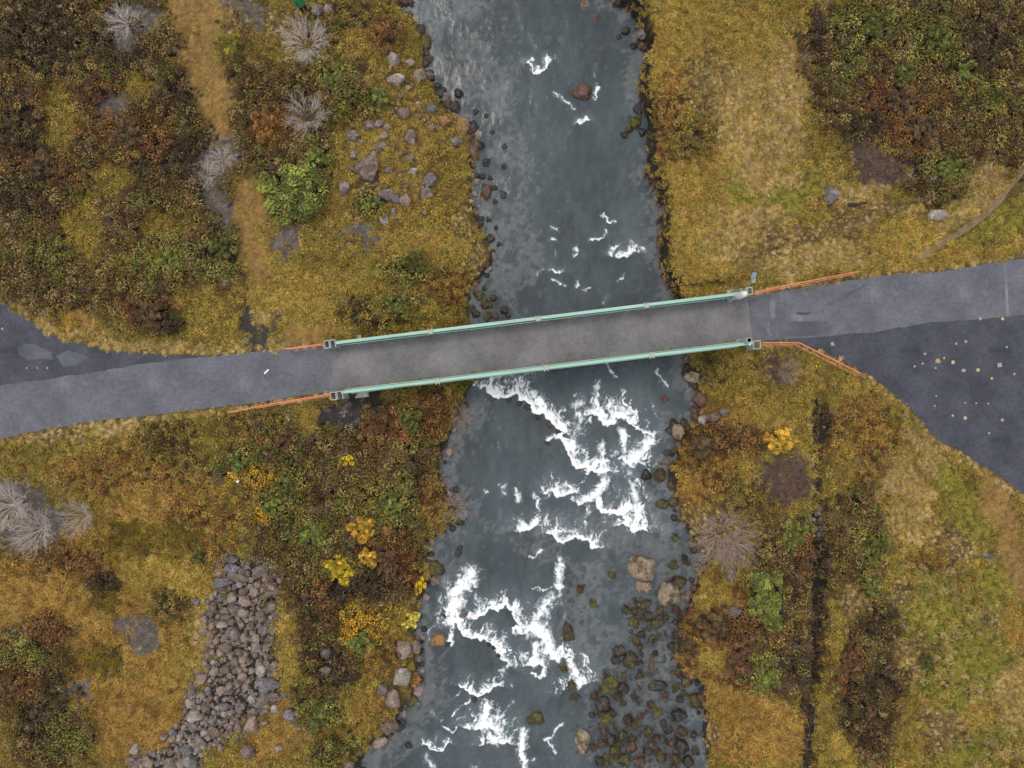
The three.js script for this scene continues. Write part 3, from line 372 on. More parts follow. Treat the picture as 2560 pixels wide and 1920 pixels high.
{
  const W = [[-900, 1100], [-300, 1012], [0, 964], [116, 949], [270, 925], [386, 906], [482, 895], [640, 879], [713, 874], [830, 864], [844, 978], [794, 983], [640, 1006], [482, 1026], [386, 1037], [270, 1049], [116, 1072], [0, 1097], [-300, 1150], [-900, 1250]].map((p) => PL(...p));
  const E = [[1856, 744], [1990, 722], [2136, 698], [2240, 686], [2344, 680], [2499, 655], [2560, 644], [2900, 590], [3500, 480], [3500, 640], [2900, 735], [2560, 788], [2460, 798], [2329, 806], [2190, 829], [2094, 838], [1990, 846], [1870, 855]].map((p) => PL(...p));
  const cut = (x) => x > -12 && x < 14;
  structure('road', sheet(roadEastPoly, 0.004, 0.28), matRoad);
  structure('road', sheet(roadWestPoly, 0.004, 0.28), matRoad);
  structure('path', sheet(W, 0.01, 0.16, 5, cut), matPath);
  structure('path', sheet(E, 0.01, 0.16, 5, cut), matPath);
  const patches = [[[[1955, 806], [2070, 802], [2080, 815], [2076, 830], [2040, 838], [1990, 842], [1950, 836]], matPatch], [[[1990, 781], [2030, 779], [2028, 786], [1992, 788]], matPatch], [[[1990, 782], [2006, 792], [2012, 803], [1994, 806], [1974, 790]], matJoint], [[[1924, 752], [1938, 750], [1938, 792], [1926, 794]], matJoint], [[[1918, 806], [1923, 804], [1922, 826], [1930, 838], [1926, 842], [1917, 828]], matJoint], [[[2060, 762], [2100, 740], [2160, 712], [2176, 708], [2130, 736], [2080, 764]], matPatch], [[[2508, 656], [2516, 654], [2522, 790], [2515, 792]], matJoint], [[[44, 872], [60, 862], [86, 860], [104, 870], [130, 880], [134, 900], [110, 896], [70, 902], [50, 888]], matPatch], [[[140, 890], [170, 876], [200, 884], [222, 896], [196, 912], [160, 916]], matPatch]];
  for (const [L, m] of patches) structure('asphalt_patch', sheet(L.map((p) => PL(...p)), m === matPatch && L[0][0] < 300 ? 0.009 : 0.015, 0.1), m);
}
{ // narrow trodden trail draped on the land
  const C = [[2700, 310], [2620, 372], [2566, 415], [2520, 478], [2478, 525], [2420, 572], [2345, 617], [2290, 650]].map((p) => PL(...p)), cur = new THREE.CatmullRomCurve3(C.map((p) => new THREE.Vector3(p[0], 0, p[1]))), N = 60, M = 4, pos = [], uv = [], idx = [];
  for (let i = 0; i <= N; i++) { const q = cur.getPoint(i / N), t = cur.getTangent(i / N), w = (0.22 - 0.08 * i / N) * (0.8 + 0.5 * vnoise(i * 0.4, 3)); for (let k = 0; k <= M; k++) { const s = (k / M - 0.5) * 2 * w, x = q.x + t.z * s, z = q.z - t.x * s; pos.push(x, height(x, z) + 0.012, z); uv.push(x / 3, z / 3); if (i < N && k < M) { const a = i * (M + 1) + k; idx.push(a, a + 1, a + M + 1, a + 1, a + M + 2, a + M + 1); } } }
  const g = new THREE.BufferGeometry(); g.setAttribute('position', new THREE.Float32BufferAttribute(pos, 3)); g.setAttribute('uv', new THREE.Float32BufferAttribute(uv, 2)); g.setIndex(idx); g.computeVertexNormals();
  structure('dirt_path', g, new THREE.MeshStandardMaterial({ map: asphaltTex(124, 104, 78, 7, 60), roughness: 0.95, side: THREE.DoubleSide }));
}
console.log('paths');

// ------------------------------------------------------------------ footbridge
const teal = new THREE.MeshStandardMaterial({ map: dataTex(256, 256, (i, j, o) => { const n = (tnoise(i / 256, j / 256, 8, 11) - 0.5) * 60 + (hash2(i, j) - 0.5) * 14; const d = Math.max(0, tnoise(i / 256, j / 256, 14, 15) - 0.56) * 260; o[0] = 160 + n - d * 0.6; o[1] = 196 + n * 0.7 - d; o[2] = 182 + n * 0.8 - d; }), roughness: 0.6 });
const concrete = new THREE.MeshStandardMaterial({ map: dataTex(256, 256, (i, j, o) => { const n = (tnoise(i / 256, j / 256, 8, 12) - 0.5) * 70 + (hash2(i, j) - 0.5) * 20; o[0] = 172 + n; o[1] = 170 + n; o[2] = 162 + n; }), roughness: 0.9 });
const galv = new THREE.MeshStandardMaterial({ color: col(176, 178, 180), roughness: 0.5, metalness: 0.35 });
const box = (w, h, d, r = 0.012) => new RoundedBoxGeometry(w, h, d, 2, Math.min(r, w / 2.1, h / 2.1, d / 2.1));
function along(geo, ax, az, bx, bz, y) { geo.rotateY(-Math.atan2(bz - az, bx - ax)); geo.translate((ax + bx) / 2, y, (az + bz) / 2); return geo; }
{
  const N0 = PH(839, 857, 1.05), N1 = PH(1856, 733, 1.05), S0 = PH(852, 981, 1.05), S1 = PH(1884, 857, 1.05);
  const bridge = tag(group('footbridge'), 'long narrow footbridge with pale teal side girders crossing the river', 'bridge');
  const D = [[812, 866], [1878, 741], [1892, 852], [826, 979]].map((p) => PL(...p));
  const nIn = 0.12, dk = [[N0[0] - 0.55, N0[1] + nIn + 0.07], [N1[0] + 0.62, N1[1] + nIn - 0.076], [S1[0] + 0.3, S1[1] - 0.13 - 0.036], [S0[0] - 0.6, S0[1] - 0.13 + 0.073]];
  // running surface and the slab under it
  const top = sheet(dk, 0.018, 0.07, 5); part('deck_surface', top, matDeck, bridge);
  const shp = new THREE.Shape(dk.map((p) => new THREE.Vector2(p[0], -p[1]))), slab = new THREE.ExtrudeGeometry(shp, { depth: 0.32, bevelEnabled: false }); slab.rotateX(-Math.PI / 2); slab.translate(0, -0.306 - 0.002, 0);
  part('deck_slab', slab, concrete, bridge);
  for (const [A, B, inner, nB] of [[N0, N1, 1, [[1076, 829], [1345, 797], [1617, 764]]], [S0, S1, -1, [[1094, 953], [1365, 920], [1630, 888]]]]) {
    const L = Math.hypot(B[0] - A[0], B[1] - A[1]), ux = (B[0] - A[0]) / L, uz = (B[1] - A[1]) / L, px = -uz * inner, pz = ux * inner;   // p points to the walkway
    const gd = new THREE.Group(); gd.name = 'side_girder'; bridge.add(gd);
    part('top_flange', along(box(L, 0.035, 0.165), A[0], A[1], B[0], B[1], 1.05), teal, gd);
    part('web_plate', along(box(L - 0.1, 1.22, 0.02), A[0], A[1], B[0], B[1], 0.42), teal, gd);
    part('bottom_flange', along(box(L, 0.04, 0.24), A[0], A[1], B[0], B[1], -0.21), teal, gd);
    const off = 0.13;
    part('hand_rail', along(new THREE.CylinderGeometry(0.03, 0.03, L - 0.3, 10).rotateZ(Math.PI / 2), A[0] + px * off, A[1] + pz * off, B[0] + px * off, B[1] + pz * off, 0.72), teal, gd);
    const n = 14;
    for (let k = 0; k <= n; k++) { const t = 0.02 + 0.96 * k / n, x = mix(A[0], B[0], t), z = mix(A[1], B[1], t), g = box(0.02, 1.2, 0.15); g.rotateY(-Math.atan2(uz, ux)); g.translate(x, 0.425, z); part('stiffener', g, teal, gd); }
    for (const [bx, by] of nB) {
      const q = PH(bx, by, 1.08), g = new THREE.Group(); g.name = 'joint_bracket'; bridge.add(g);
      const mk = (w, h, d, dx, y, dz) => { const b = box(w, h, d); b.translate(dx, y, dz); b.rotateY(-Math.atan2(uz, ux)); b.translate(q[0], 0, q[1]); return b; };
      part('cover_plate', mk(0.26, 0.03, 0.24, 0, 1.085, 0), concrete, g);
      part('clamp', mk(0.05, 0.26, 0.3, -0.09, 0.99, -inner * 0.03), concrete, g); part('clamp', mk(0.05, 0.26, 0.3, 0.09, 0.99, -inner * 0.03), concrete, g);
      part('bolt', mk(0.05, 0.05, 0.05, 0, 1.12, -inner * 0.09), galv, g);
    }
  }
  // end columns: channel sections standing on the abutments
  const channel = (name, px, py, yTop, cells, w, d, turn) => {
    const q = PH(px, py, yTop), g = new THREE.Group(); g.name = name; bridge.add(g); g.position.set(q[0], 0, q[1]); g.rotation.y = turn;
    const H = yTop + 0.5, y = yTop - H / 2;
    for (let c = 0; c < cells; c++) { const cx = (c - (cells - 1) / 2) * (w + 0.02); part('web', box(w, H, 0.045).translate(cx, y, -d / 2), concrete, g); part('flange', box(0.04, H, d).translate(cx - w / 2 + 0.02, y, 0.022), concrete, g); part('flange', box(0.04, H, d).translate(cx + w / 2 - 0.02, y, 0.022), concrete, g); if (c === 0) part('cap_lip', box(w * 0.9, 0.05, 0.05).translate(cx, yTop - 0.02, d / 2), concrete, g); }
    part('base_plate', box(w * cells + 0.2, 0.06, d + 0.2).translate(0, -0.4, 0), concrete, g);
  };
  const a = Math.atan2(0.1215, 1);
  channel('end_column', 841, 989, 1.12, 2, 0.34, 0.4, a); channel('end_column', 1893, 862, 1.1, 1, 0.42, 0.42, a + Math.PI); channel('end_column', 824, 860, 1.1, 2, 0.3, 0.4, a); channel('end_column', 1868, 728, 1.1, 2, 0.3, 0.36, a + Math.PI);
  // abutments under both ends
  for (const [x, z] of [[-8.9, -0.95], [12.9, -3.6]]) { const g = box(1.3, 2.3, 3.5, 0.03); g.rotateY(a); g.translate(x, -1.47, z); part('abutment', g, concrete, bridge); }
}

// ------------------------------------------------------------------ tubular guard rails at the four corners of the bridge
const coral = new THREE.MeshStandardMaterial({ map: dataTex(128, 128, (i, j, o) => { const n = (tnoise(i / 128, j / 128, 8, 21) - 0.5) * 90; o[0] = 214 + n * 0.5; o[1] = 130 + n; o[2] = 100 + n; }), roughness: 0.55 });
function pipe(a, b, r) { const d = new THREE.Vector3().subVectors(b, a), g = new THREE.CylinderGeometry(r, r, d.length(), 9); g.applyQuaternion(new THREE.Quaternion().setFromUnitVectors(new THREE.Vector3(0, 1, 0), d.clone().normalize())); g.translate((a.x + b.x) / 2, (a.y + b.y) / 2, (a.z + b.z) / 2); return g; }
function guardRail(label, pts, tops, lower) {
  const g = tag(group('guard_rail'), label, 'guard rail', 'coral guard rails leading off the bridge');
  const V = pts.map((p, i) => { const q = PH(p[0], p[1], tops[i]); return new THREE.Vector3(q[0], tops[i], q[1]); });
  for (let i = 1; i < V.length; i++) {
    const a = V[i - 1], b = V[i], n = Math.max(1, Math.round(a.distanceTo(b) / 1.8));
    part('rail', pipe(a, b, 0.034), coral, g);
    const la = a.clone(), lb = b.clone(); la.y -= 0.42; lb.y -= 0.42; la.x += lower[0]; lb.x += lower[0]; la.z += lower[1]; lb.z += lower[1];
    part('rail', pipe(la, lb, 0.02), coral, g);
    for (let k = i === 1 ? 0 : 1; k <= n; k++) { const p = a.clone().lerp(b, k / n), f = p.clone(); f.y = height(p.x, p.z) - 0.15; const post = part('post', pipe(p, f, 0.036), coral, g); part('foot_plate', box(0.16, 0.02, 0.16).translate(f.x, height(p.x, p.z) + 0.01, f.z), coral, post); }
  }
}
guardRail('short coral tube rail beside the dirt spur at the bridge end', [[713, 872], [806, 860]], [0.85, 0.95], [0, 0.02]);
guardRail('coral tube rail sinking into the grass along the path below the bridge', [[572, 1031], [690, 1008], [826, 985]], [0.35, 0.75, 0.95], [0.02, 0.06]);
guardRail('long coral tube rail between gold grass and the grey path', [[1888, 731], [1948, 717], [2146, 679]], [0.95, 0.95, 0.55], [0, 0.07]);
guardRail('bent coral tube rail at the corner of the dark road', [[1907, 857], [1999, 857], [2151, 933]], [0.95, 0.95, 0.6], [-0.05, 0.09]);

// ------------------------------------------------------------------ posts by the bridge end
const whitePaint = new THREE.MeshStandardMaterial({ color: col(226, 228, 226), roughness: 0.45 });
const greyPaint = new THREE.MeshStandardMaterial({ color: col(172, 170, 172), roughness: 0.6 });
const black = new THREE.MeshStandardMaterial({ color: col(20, 22, 26), roughness: 0.9 });
{
  const q = PH(1824, 749, 0.02), p = tag(group('bollard', q[0], 0.02, q[1]), 'tall grey bollard with a white rounded cap at the bridge end', 'bollard');
  const lathe = (pts) => new THREE.LatheGeometry(pts.map((v) => new THREE.Vector2(...v)), 28);
  part('shaft', lathe([[0, 0], [0.16, 0], [0.165, 0.04], [0.12, 0.09], [0.115, 1.55], [0, 1.55]]), greyPaint, p);
  part('cap', lathe([[0, 1.5], [0.15, 1.5], [0.18, 1.56], [0.19, 1.8], [0.185, 2.2], [0.17, 2.42], [0.12, 2.54], [0.05, 2.6], [0, 2.61]]), whitePaint, p);
  const r = PH(1848, 855, 0.02), t = tag(group('bollard', r[0], 0.02, r[1]), 'grey hollow pipe standing open-topped by the bridge end', 'pipe');
  part('pipe', lathe([[0.105, 0.5], [0.105, 1.62], [0.15, 1.62], [0.155, 1.58], [0.155, 0.62], [0.125, 0.56], [0.12, 0.02], [0.17, 0.02], [0.17, 0], [0, 0]]), galv, t);
  part('lining', lathe([[0, 0.62], [0.103, 0.62], [0.103, 1.6]]), new THREE.MeshStandardMaterial({ color: col(34, 38, 46), roughness: 0.9, side: THREE.DoubleSide }), t);
  part('bracket', box(0.05, 0.05, 0.2).translate(0.05, 1.56, 0.2), whitePaint, t);
  // slanting sign with its post, beyond the rail
  const s0 = PH(1872, 727, 0.4), sg = tag(group('sign_post', s0[0], 0, s0[1]), 'slim pale post with a tilted blue-grey panel beside the coral rail', 'sign');
  part('post', pipe(new THREE.Vector3(0, -0.4, 0.02), new THREE.Vector3(-0.04, 1.15, -0.62), 0.035), teal, sg);
  const pn = box(0.3, 0.03, 0.34).rotateX(0.5).rotateZ(-0.35).translate(0.0, 1.2, -0.72); part('panel', pn, new THREE.MeshStandardMaterial({ color: col(130, 152, 164), roughness: 0.5 }), sg);
  part('panel', box(0.22, 0.03, 0.24).rotateX(0.3).translate(0.06, 1.0, -0.46), new THREE.MeshStandardMaterial({ color: col(150, 150, 132), roughness: 0.6 }), sg);
}

// ------------------------------------------------------------------ rocks
const rockGeo = [];
for (let v = 0; v < 14; v++) {
  const g = mergeVertices(new THREE.IcosahedronGeometry(1, 5).deleteAttribute('uv').deleteAttribute('normal')), p = g.attributes.position, planes = [];
  const n = 9 + (v % 5);
  for (let i = 0; i < n; i++) { const y = 1 - 2 * (i + 0.5) / n, a = i * 2.399 + v * 1.3, r = Math.sqrt(1 - y * y); planes.push([new THREE.Vector3(Math.cos(a) * r + rr(-0.3, 0.3), y + rr(-0.3, 0.3), Math.sin(a) * r + rr(-0.3, 0.3)).normalize(), rr(0.66, 0.95)]); }
  const uv = new Float32Array(p.count * 2), d = new THREE.Vector3();
  for (let i = 0; i < p.count; i++) {
    d.fromBufferAttribute(p, i).normalize(); let s = 0;
    for (const [nv, k] of planes) { const c = d.dot(nv); if (c > 0.05) s += Math.pow(c / k, 14); }
    const r = Math.pow(s, -1 / 14) * (0.94 + 0.16 * (vnoise3(d.x * 2.2 + v * 9, d.y * 2.2, d.z * 2.2 + 5) - 0.5) * 2 * 0.6 + 0.07 * (vnoise3(d.x * 7, d.y * 7 + v, d.z * 7) - 0.5));
    d.multiplyScalar(r); p.setXYZ(i, d.x, d.y, d.z); uv[i * 2] = d.x * 0.32 + d.y * 0.12 + v * 0.13; uv[i * 2 + 1] = d.z * 0.32 + d.y * 0.1 + v * 0.29;
  }
  g.setAttribute('uv', new THREE.BufferAttribute(uv, 2)); g.computeVertexNormals(); rockGeo.push(g);
}
const rockBump = dataTex(256, 256, (i, j, o) => { o[0] = o[1] = o[2] = 255 * (tnoise(i / 256, j / 256, 10, 31) * 0.7 + 0.3 * hash2(i, j)); }, false);
const two = (a, b, s, th, sp = 26) => dataTex(256, 256, (i, j, o) => { const u = i / 256, v = j / 256, m = sstep(th - 0.06, th + 0.06, tnoise(u, v, 6, s)), n = (tnoise(u, v, 22, s + 5) - 0.5) * 80 + (hash2(i + s, j) - 0.5) * sp; for (let c = 0; c < 3; c++) o[c] = mix(a[c], b[c], m) + n; });
const rockMat = (tex, roughness = 0.9) => new THREE.MeshStandardMaterial({ map: tex, bumpMap: rockBump, bumpScale: 0.03, roughness });
const RM = {
  pale: rockMat(two([140, 128, 120], [168, 158, 150], 41, 0.55)), grey: rockMat(two([106, 93, 86], [134, 121, 113], 42, 0.56)), brown: rockMat(two([116, 98, 86], [94, 80, 70], 43, 0.55)), pink: rockMat(two([142, 122, 110], [124, 108, 100], 44, 0.5)),
  cool: rockMat(two([100, 94, 94], [126, 120, 120], 45, 0.55)), wet: rockMat(two([52, 44, 36], [38, 34, 30], 46, 0.5), 0.42), weedy: rockMat(two([60, 46, 26], [72, 70, 28], 47, 0.52), 0.6), moss: rockMat(two([88, 84, 34], [70, 62, 46], 48, 0.54)), red: rockMat(two([92, 64, 52], [72, 54, 44], 49, 0.5), 0.6), lichen: rockMat(two([150, 110, 66], [120, 98, 74], 50, 0.5)), cream: rockMat(two([134, 118, 102], [96, 80, 60], 51, 0.6, 34)), black: rockMat(two([26, 25, 26], [38, 36, 36], 52, 0.5), 0.3),
};
let rockN = 0;
function rock(name, label, grp, mat, x, y, z, rx, rz, ry, turn, gi) {
  const m = put(name, rockGeo[(gi ?? rockN * 5) % rockGeo.length], RM[mat]); rockN++;
  m.position.set(x, y, z); m.scale.set(rx * 1.1, ry, rz * 1.1); m.rotation.set(0, turn ?? rnd() * 6.28, 0);
  return tag(m, label, 'rock', grp);
}
const M = 1 / PXM;
function landRock(px, py, r, mat, label, grp, r2, turn, lift = 0.35) { const [x, y, z] = standAt(px, py), k = (EYE - y) / EYE * M; return rock('boulder', label, grp, mat, x, y + r * k * (lift - 0.15), z, r * k, (r2 || r) * k, Math.min(r, r2 || r) * k * 0.8, turn ?? (r2 ? 0 : undefined)); }
function waterRock(px, py, r, mat, label, grp, r2, up = 0.25, turn) { const [x, z] = PH(px, py, YW + 0.1), k = KW * M, h = Math.max(0.16, Math.min(r, r2 || r) * k * 0.9); return rock('river_rock', label, grp, mat, x, YW - h * (1 - up) * 0.6, z, r * k, (r2 || r) * k, h, turn ?? (r2 ? 0 : undefined)); }
const EDGE = 'rocks along the slope waterside', EL = 'dark wet rock at the waterside below the rubbly grass slope';
const FIELD = 'half-buried stones of the grassy slope', FL = 'half-buried grey stone in the mossy slope beside the river';
// north-west: slope and waterside
landRock(794, 29, 18, 'grey', 'broad grey boulder beside the walker and a bare bush'); landRock(823, 26, 13, 'pink', 'tan boulder leaning against the broad grey boulder');
for (const [x, y, r, m, l] of [[1026, 6, 9, 'wet'], [1049, 73, 14, 'wet'], [1057, 154, 13, 'wet'], [1076, 193, 11, 'wet'], [1099, 233, 18, 'wet'], [1145, 231, 13, 'wet'], [1136, 266, 15, 'wet'], [1099, 268, 13, 'wet'], [1180, 316, 14, 'wet'], [1184, 368, 22, 'red'], [1215, 405, 12, 'wet'], [1190, 278, 7, 'wet'], [1215, 289, 6, 'wet'], [1230, 328, 6, 'wet'], [1226, 444, 6, 'wet'], [1236, 469, 7, 'wet'], [1259, 486, 9, 'wet'], [1238, 503, 6, 'wet'], [1222, 548, 7, 'wet'], [1240, 569, 6, 'wet'], [1248, 610, 6, 'wet'], [1261, 365, 7, 'wet'], [1261, 415, 7, 'wet'], [1200, 560, 9, 'wet'], [1206, 440, 9, 'wet']]) waterRock(x, y, r * 1.15, m, EL, EDGE, undefined, 0.65);
waterRock(1060, 106, 21, 'moss', 'green mossy boulder at the edge of smooth calm water', undefined, undefined, 0.9); waterRock(1215, 478, 17, 'red', 'blocky brown rock standing alone at the rubble-side waterside', undefined, 24, 0.7, 0.1);
waterRock(1196, 334, 11, 'pink', 'rounded pinkish rock at the waterside beside the orange-mossed rocks', undefined, undefined, 0.8); landRock(1111, 305, 17, 'lichen', 'orange-mossed boulder among the waterside rocks'); landRock(1157, 316, 20, 'lichen', 'large ringed rock with orange moss above the water');
landRock(920, 422, 34, 'brown', 'large flat brown boulder in the stony slope', undefined, 28, 0.3); landRock(1076, 453, 17, 'cool', 'blue-grey slab, upper half of a split boulder near the bank', undefined, 22, -0.3); landRock(1064, 484, 18, 'grey', 'lower half of a split grey boulder near the bank', undefined, 14, 0.6);
landRock(989, 203, 25, 'pale', 'broad pale boulder ringed by yellow grass on the slope', undefined, 18); landRock(983, 149, 16, 'pale', 'pale cracked boulder above the broad pale boulder'); landRock(962, 550, 13, 'pale', 'small light-coloured stone alone below the boulder field'); landRock(1051, 193, 18, 'cream', 'cream boulder at the water edge below the mossy boulder');
for (const [x, y, r, m, r2] of [[1026, 158, 11, 'pale'], [1080, 274, 16, 'cool'], [1010, 285, 18, 'brown'], [1141, 355, 15, 'grey'], [922, 314, 14, 'grey'], [947, 311, 12, 'grey'], [968, 318, 9, 'pink'], [883, 340, 14, 'grey'], [960, 341, 12, 'pink'], [1026, 341, 15, 'grey', 20], [949, 370, 20, 'grey', 14], [983, 363, 8, 'brown'], [885, 388, 11, 'grey'], [933, 390, 10, 'pink'], [1026, 397, 11, 'grey'], [1003, 386, 8, 'brown'], [972, 426, 11, 'grey', 8], [1034, 428, 13, 'pale', 9], [862, 467, 17, 'grey'], [906, 473, 9, 'brown'], [968, 488, 23, 'grey', 14], [943, 496, 10, 'grey'], [991, 498, 11, 'cool'], [1016, 502, 16, 'pink'], [1014, 467, 10, 'brown', 6], [985, 529, 9, 'grey'], [1062, 532, 7, 'grey'], [900, 440, 9, 'grey'], [880, 420, 8, 'brown'], [1045, 260, 8, 'pale'], [1000, 240, 7, 'grey'], [1055, 470, 7, 'grey'], [905, 355, 7, 'grey'], [1020, 220, 8, 'pale'], [870, 345, 7, 'brown'], [1080, 320, 9, 'grey'], [1060, 300, 7, 'brown'], [940, 460, 8, 'grey'], [1000, 440, 7, 'pink']]) landRock(x, y, r, m, FL, FIELD, r2);
// north-east
waterRock(1456, 230, 24, 'red', 'square brown rock alone in the calm stream with white water either side', undefined, 22, 1.0, 0.1);
waterRock(1465, 8, 13, 'brown', 'brown rock in the calm stream beside a dark wedge'); waterRock(1492, 40, 14, 'red', 'dark wedge-shaped rock in the calm stream', undefined, 10); landRock(1616, 62, 14, 'cool', 'grey boulder on the steep grassy bank above the reddish boulder'); waterRock(1610, 112, 19, 'red', 'reddish boulder at the foot of the steep grassy bank', undefined, undefined, 1);
for (const [x, y, r, m] of [[1546, 4, 16, 'black'], [1565, 75, 13, 'wet'], [1547, 90, 7, 'wet'], [1639, 77, 12, 'wet'], [1585, 112, 10, 'wet'], [1596, 270, 15, 'black'], [1606, 330, 12, 'black'], [1562, 336, 12, 'wet'], [1575, 322, 12, 'weedy']]) waterRock(x, y, r, m, 'dark rock at the foot of the steep grassy bank', 'rocks under the steep bank', undefined, 0.6);
waterRock(1589, 303, 17, 'moss', 'mossy rock tucked under the steep grassy bank', undefined, undefined, 0.9);
landRock(2074, 492, 19, 'cool', 'dark grey boulder in the dry grass beside a fallen log', undefined, 22); landRock(2340, 537, 26, 'pale', 'flat pale boulder in the grass beside the narrow trail', undefined, 15, 0.25);
// south-west waterside
for (const [x, y, r, m, l, r2] of [[1089, 1423, 25, 'moss', 'broad moss-topped boulder jutting into the second rapids', 20], [1159, 1537, 14, 'brown', 'small brown rock parting the white water near the rubble-side bank', 12], [1095, 1602, 22, 'lichen', 'brown and orange rock at the foot of the second rapids', 18], [1034, 1697, 21, 'lichen', 'orange-mossed rock at the water beside a pale boulder'], [1026, 1751, 22, 'weedy', 'dark olive flat rock at the rubble-side waterside', 18], [1041, 1645, 15, 'moss', 'small mossy rock between the purple-grey waterside boulders']]) waterRock(x, y, r, m, l, undefined, r2, 0.7);
landRock(1003, 1690, 23, 'pale', 'large pale boulder at the waterside beside orange moss', undefined, 26, 0.5); landRock(1010, 1623, 21, 'pink', 'mauve boulder beside the yellow bush above the water'); landRock(1041, 1616, 17, 'grey', 'grey boulder touching the water below the yellow bush'); landRock(956, 1720, 16, 'grey', 'grey boulder wedged above the long brown boulder'); landRock(982, 1746, 22, 'pink', 'long brown-grey boulder sloping to the water', undefined, 30, 0.5); landRock(972, 1812, 20, 'brown', 'brown boulder at the water beside dark crevices'); landRock(949, 1852, 25, 'pink', 'wide mauve slab at the low waterside', undefined, 16, 0.3); landRock(871, 1913, 18, 'grey', 'grey boulder at the edge of the green scrub by the water');
landRock(729, 1785, 21, 'cool', 'blue-grey angular boulder in the orange moss beside the rubble pile', undefined, 18); landRock(814, 1629, 17, 'cool', 'round grey boulder in the brown scrub'); landRock(819, 1677, 14, 'grey', 'smaller grey boulder below the round one in the brown scrub'); landRock(746, 1816, 10, 'pink', 'pinkish stone of a pair below the blue-grey boulder'); landRock(775, 1808, 10, 'pale', 'pale stone of a pair below the blue-grey boulder'); landRock(697, 1870, 8, 'pale', 'single pale stone in orange moss beneath the rubble pile');
for (const [x, y, r, m] of [[1149, 1372, 9, 'wet'], [1146, 1384, 10, 'wet'], [1026, 1573, 14, 'wet'], [1006, 1808, 12, 'wet'], [1022, 1866, 11, 'wet'], [1060, 1575, 9, 'wet'], [1118, 1610, 9, 'wet'], [1110, 1540, 8, 'wet'], [1140, 1225, 10, 'wet'], [1130, 1246, 12, 'red'], [1020, 1640, 10, 'black'], [1000, 1775, 10, 'black'], [965, 1840, 9, 'wet'], [912, 1880, 10, 'black'], [1060, 1425, 10, 'wet'], [1050, 1475, 9, 'wet'], [1195, 735, 16, 'weedy'], [1215, 760, 18, 'weedy'], [1235, 745, 12, 'weedy'], [1262, 775, 13, 'wet'], [1220, 790, 14, 'weedy'], [1240, 790, 10, 'red'], [1190, 785, 12, 'wet'], [1210, 720, 9, 'wet'], [1270, 790, 8, 'wet'], [1298, 1008, 9, 'wet'], [1318, 1018, 10, 'wet'], [1345, 1042, 9, 'wet'], [1372, 1062, 10, 'red'], [1398, 1080, 9, 'wet'], [1272, 1000, 8, 'wet'], [1236, 1620, 9, 'wet'], [1222, 1610, 8, 'wet'], [1246, 1640, 7, 'wet'], [1368, 1106, 8, 'wet'], [1184, 1752, 8, 'wet']]) waterRock(x, y, r, m, 'dark water-worn rock at the edge of the rapids', 'water-worn rocks of the rapids', undefined, 0.45);
// right bank below the bridge
for (const [x, y, r, m, l, r2] of [[1731, 943, 21, 'cream', 'cream boulder below the bridge girder on the ditch-side bank', 16], [1697, 1080, 19, 'cream', 'pale-topped boulder jutting from the ditch-side bank by the rapids', 22], [1756, 1049, 13, 'pale', 'small pale boulder touching a brown one on the ditch-side bank'], [1785, 1041, 19, 'brown', 'brown boulder lodged in the ditch-side bank beside a pale one', 16], [1749, 999, 20, 'red', 'reddish boulder against the smooth water pool below the bridge'], [1766, 1106, 18, 'grey', 'flat grey boulder in the rusty scrub by the rapids', 11], [1812, 1030, 12, 'grey', 'round grey stone in olive scrub above the ditch-side bank'], [1828, 1437, 11, 'grey', 'grey stone beside the bright green bush', 16], [1838, 1528, 18, 'cool', 'blue-grey slab under the bright green bush', 12]]) landRock(x, y, r, m, l, undefined, r2);
for (const [x, y, r, m, l, r2, up] of [[1616, 1188, 15, 'black', 'black wet boulder beside the main rapids', 18, 0.6], [1648, 1190, 19, 'weedy', 'olive weedy boulder against the ditch-side bank by the rapids', 24, 0.4], [1656, 1261, 18, 'weedy', 'dark olive boulder in the pool beside the main rapids', 15, 0.5], [1668, 1132, 10, 'wet', 'small dark rock alone in the pool by the pale-topped boulder', undefined, 0.5], [1662, 999, 12, 'red', 'brown rock awash in the pool below the bridge', undefined, 0.3],
  [1606, 1419, 37, 'cream', 'largest cream boulder standing in the water, cracked and round', 34, 1.3], [1613, 1468, 25, 'cream', 'smaller cream boulder pressed below the largest one', 18, 1.2], [1672, 1485, 31, 'cream', 'wedge-shaped cream boulder beside a dark olive boulder', 34, 1.2], [1695, 1455, 23, 'weedy', 'dark olive boulder leaning on the wedge-shaped cream one', 20, 1.3], [1686, 1413, 13, 'weedy', 'diamond-shaped dark rock in the still side pool', 12, 0.8],
  [1421, 1583, 15, 'weedy', 'upright dark olive block with a tail of white water', 29, 1.0], [1340, 1801, 25, 'weedy', 'round brown rock awash in the stream past the second rapids', 22, 0.5], [1456, 1851, 20, 'cream', 'tan and dark boulder at the rim of the weedy shallows', 28, 0.9], [1610, 1512, 19, 'weedy', 'weedy rock below the cream boulders', 15, 0.6], [1585, 1556, 17, 'moss', 'moss-green rock in the shallows below the cream boulders', 16, 0.6], [1634, 1560, 15, 'moss', 'moss-green rock next to still pale water', 13, 0.6], [1589, 1600, 13, 'weedy', 'brown weedy rock alone over pale sand', 15, 0.4], [1629, 1666, 8, 'red', 'long thin reddish rock lying in pale shallows', 26, 0.4]]) waterRock(x, y, r, m, l, undefined, r2, up);
const WEED = 'weedy rocks of the shallows', WL = 'brown weed-covered rock in the still shallows along the ditch-side bank';
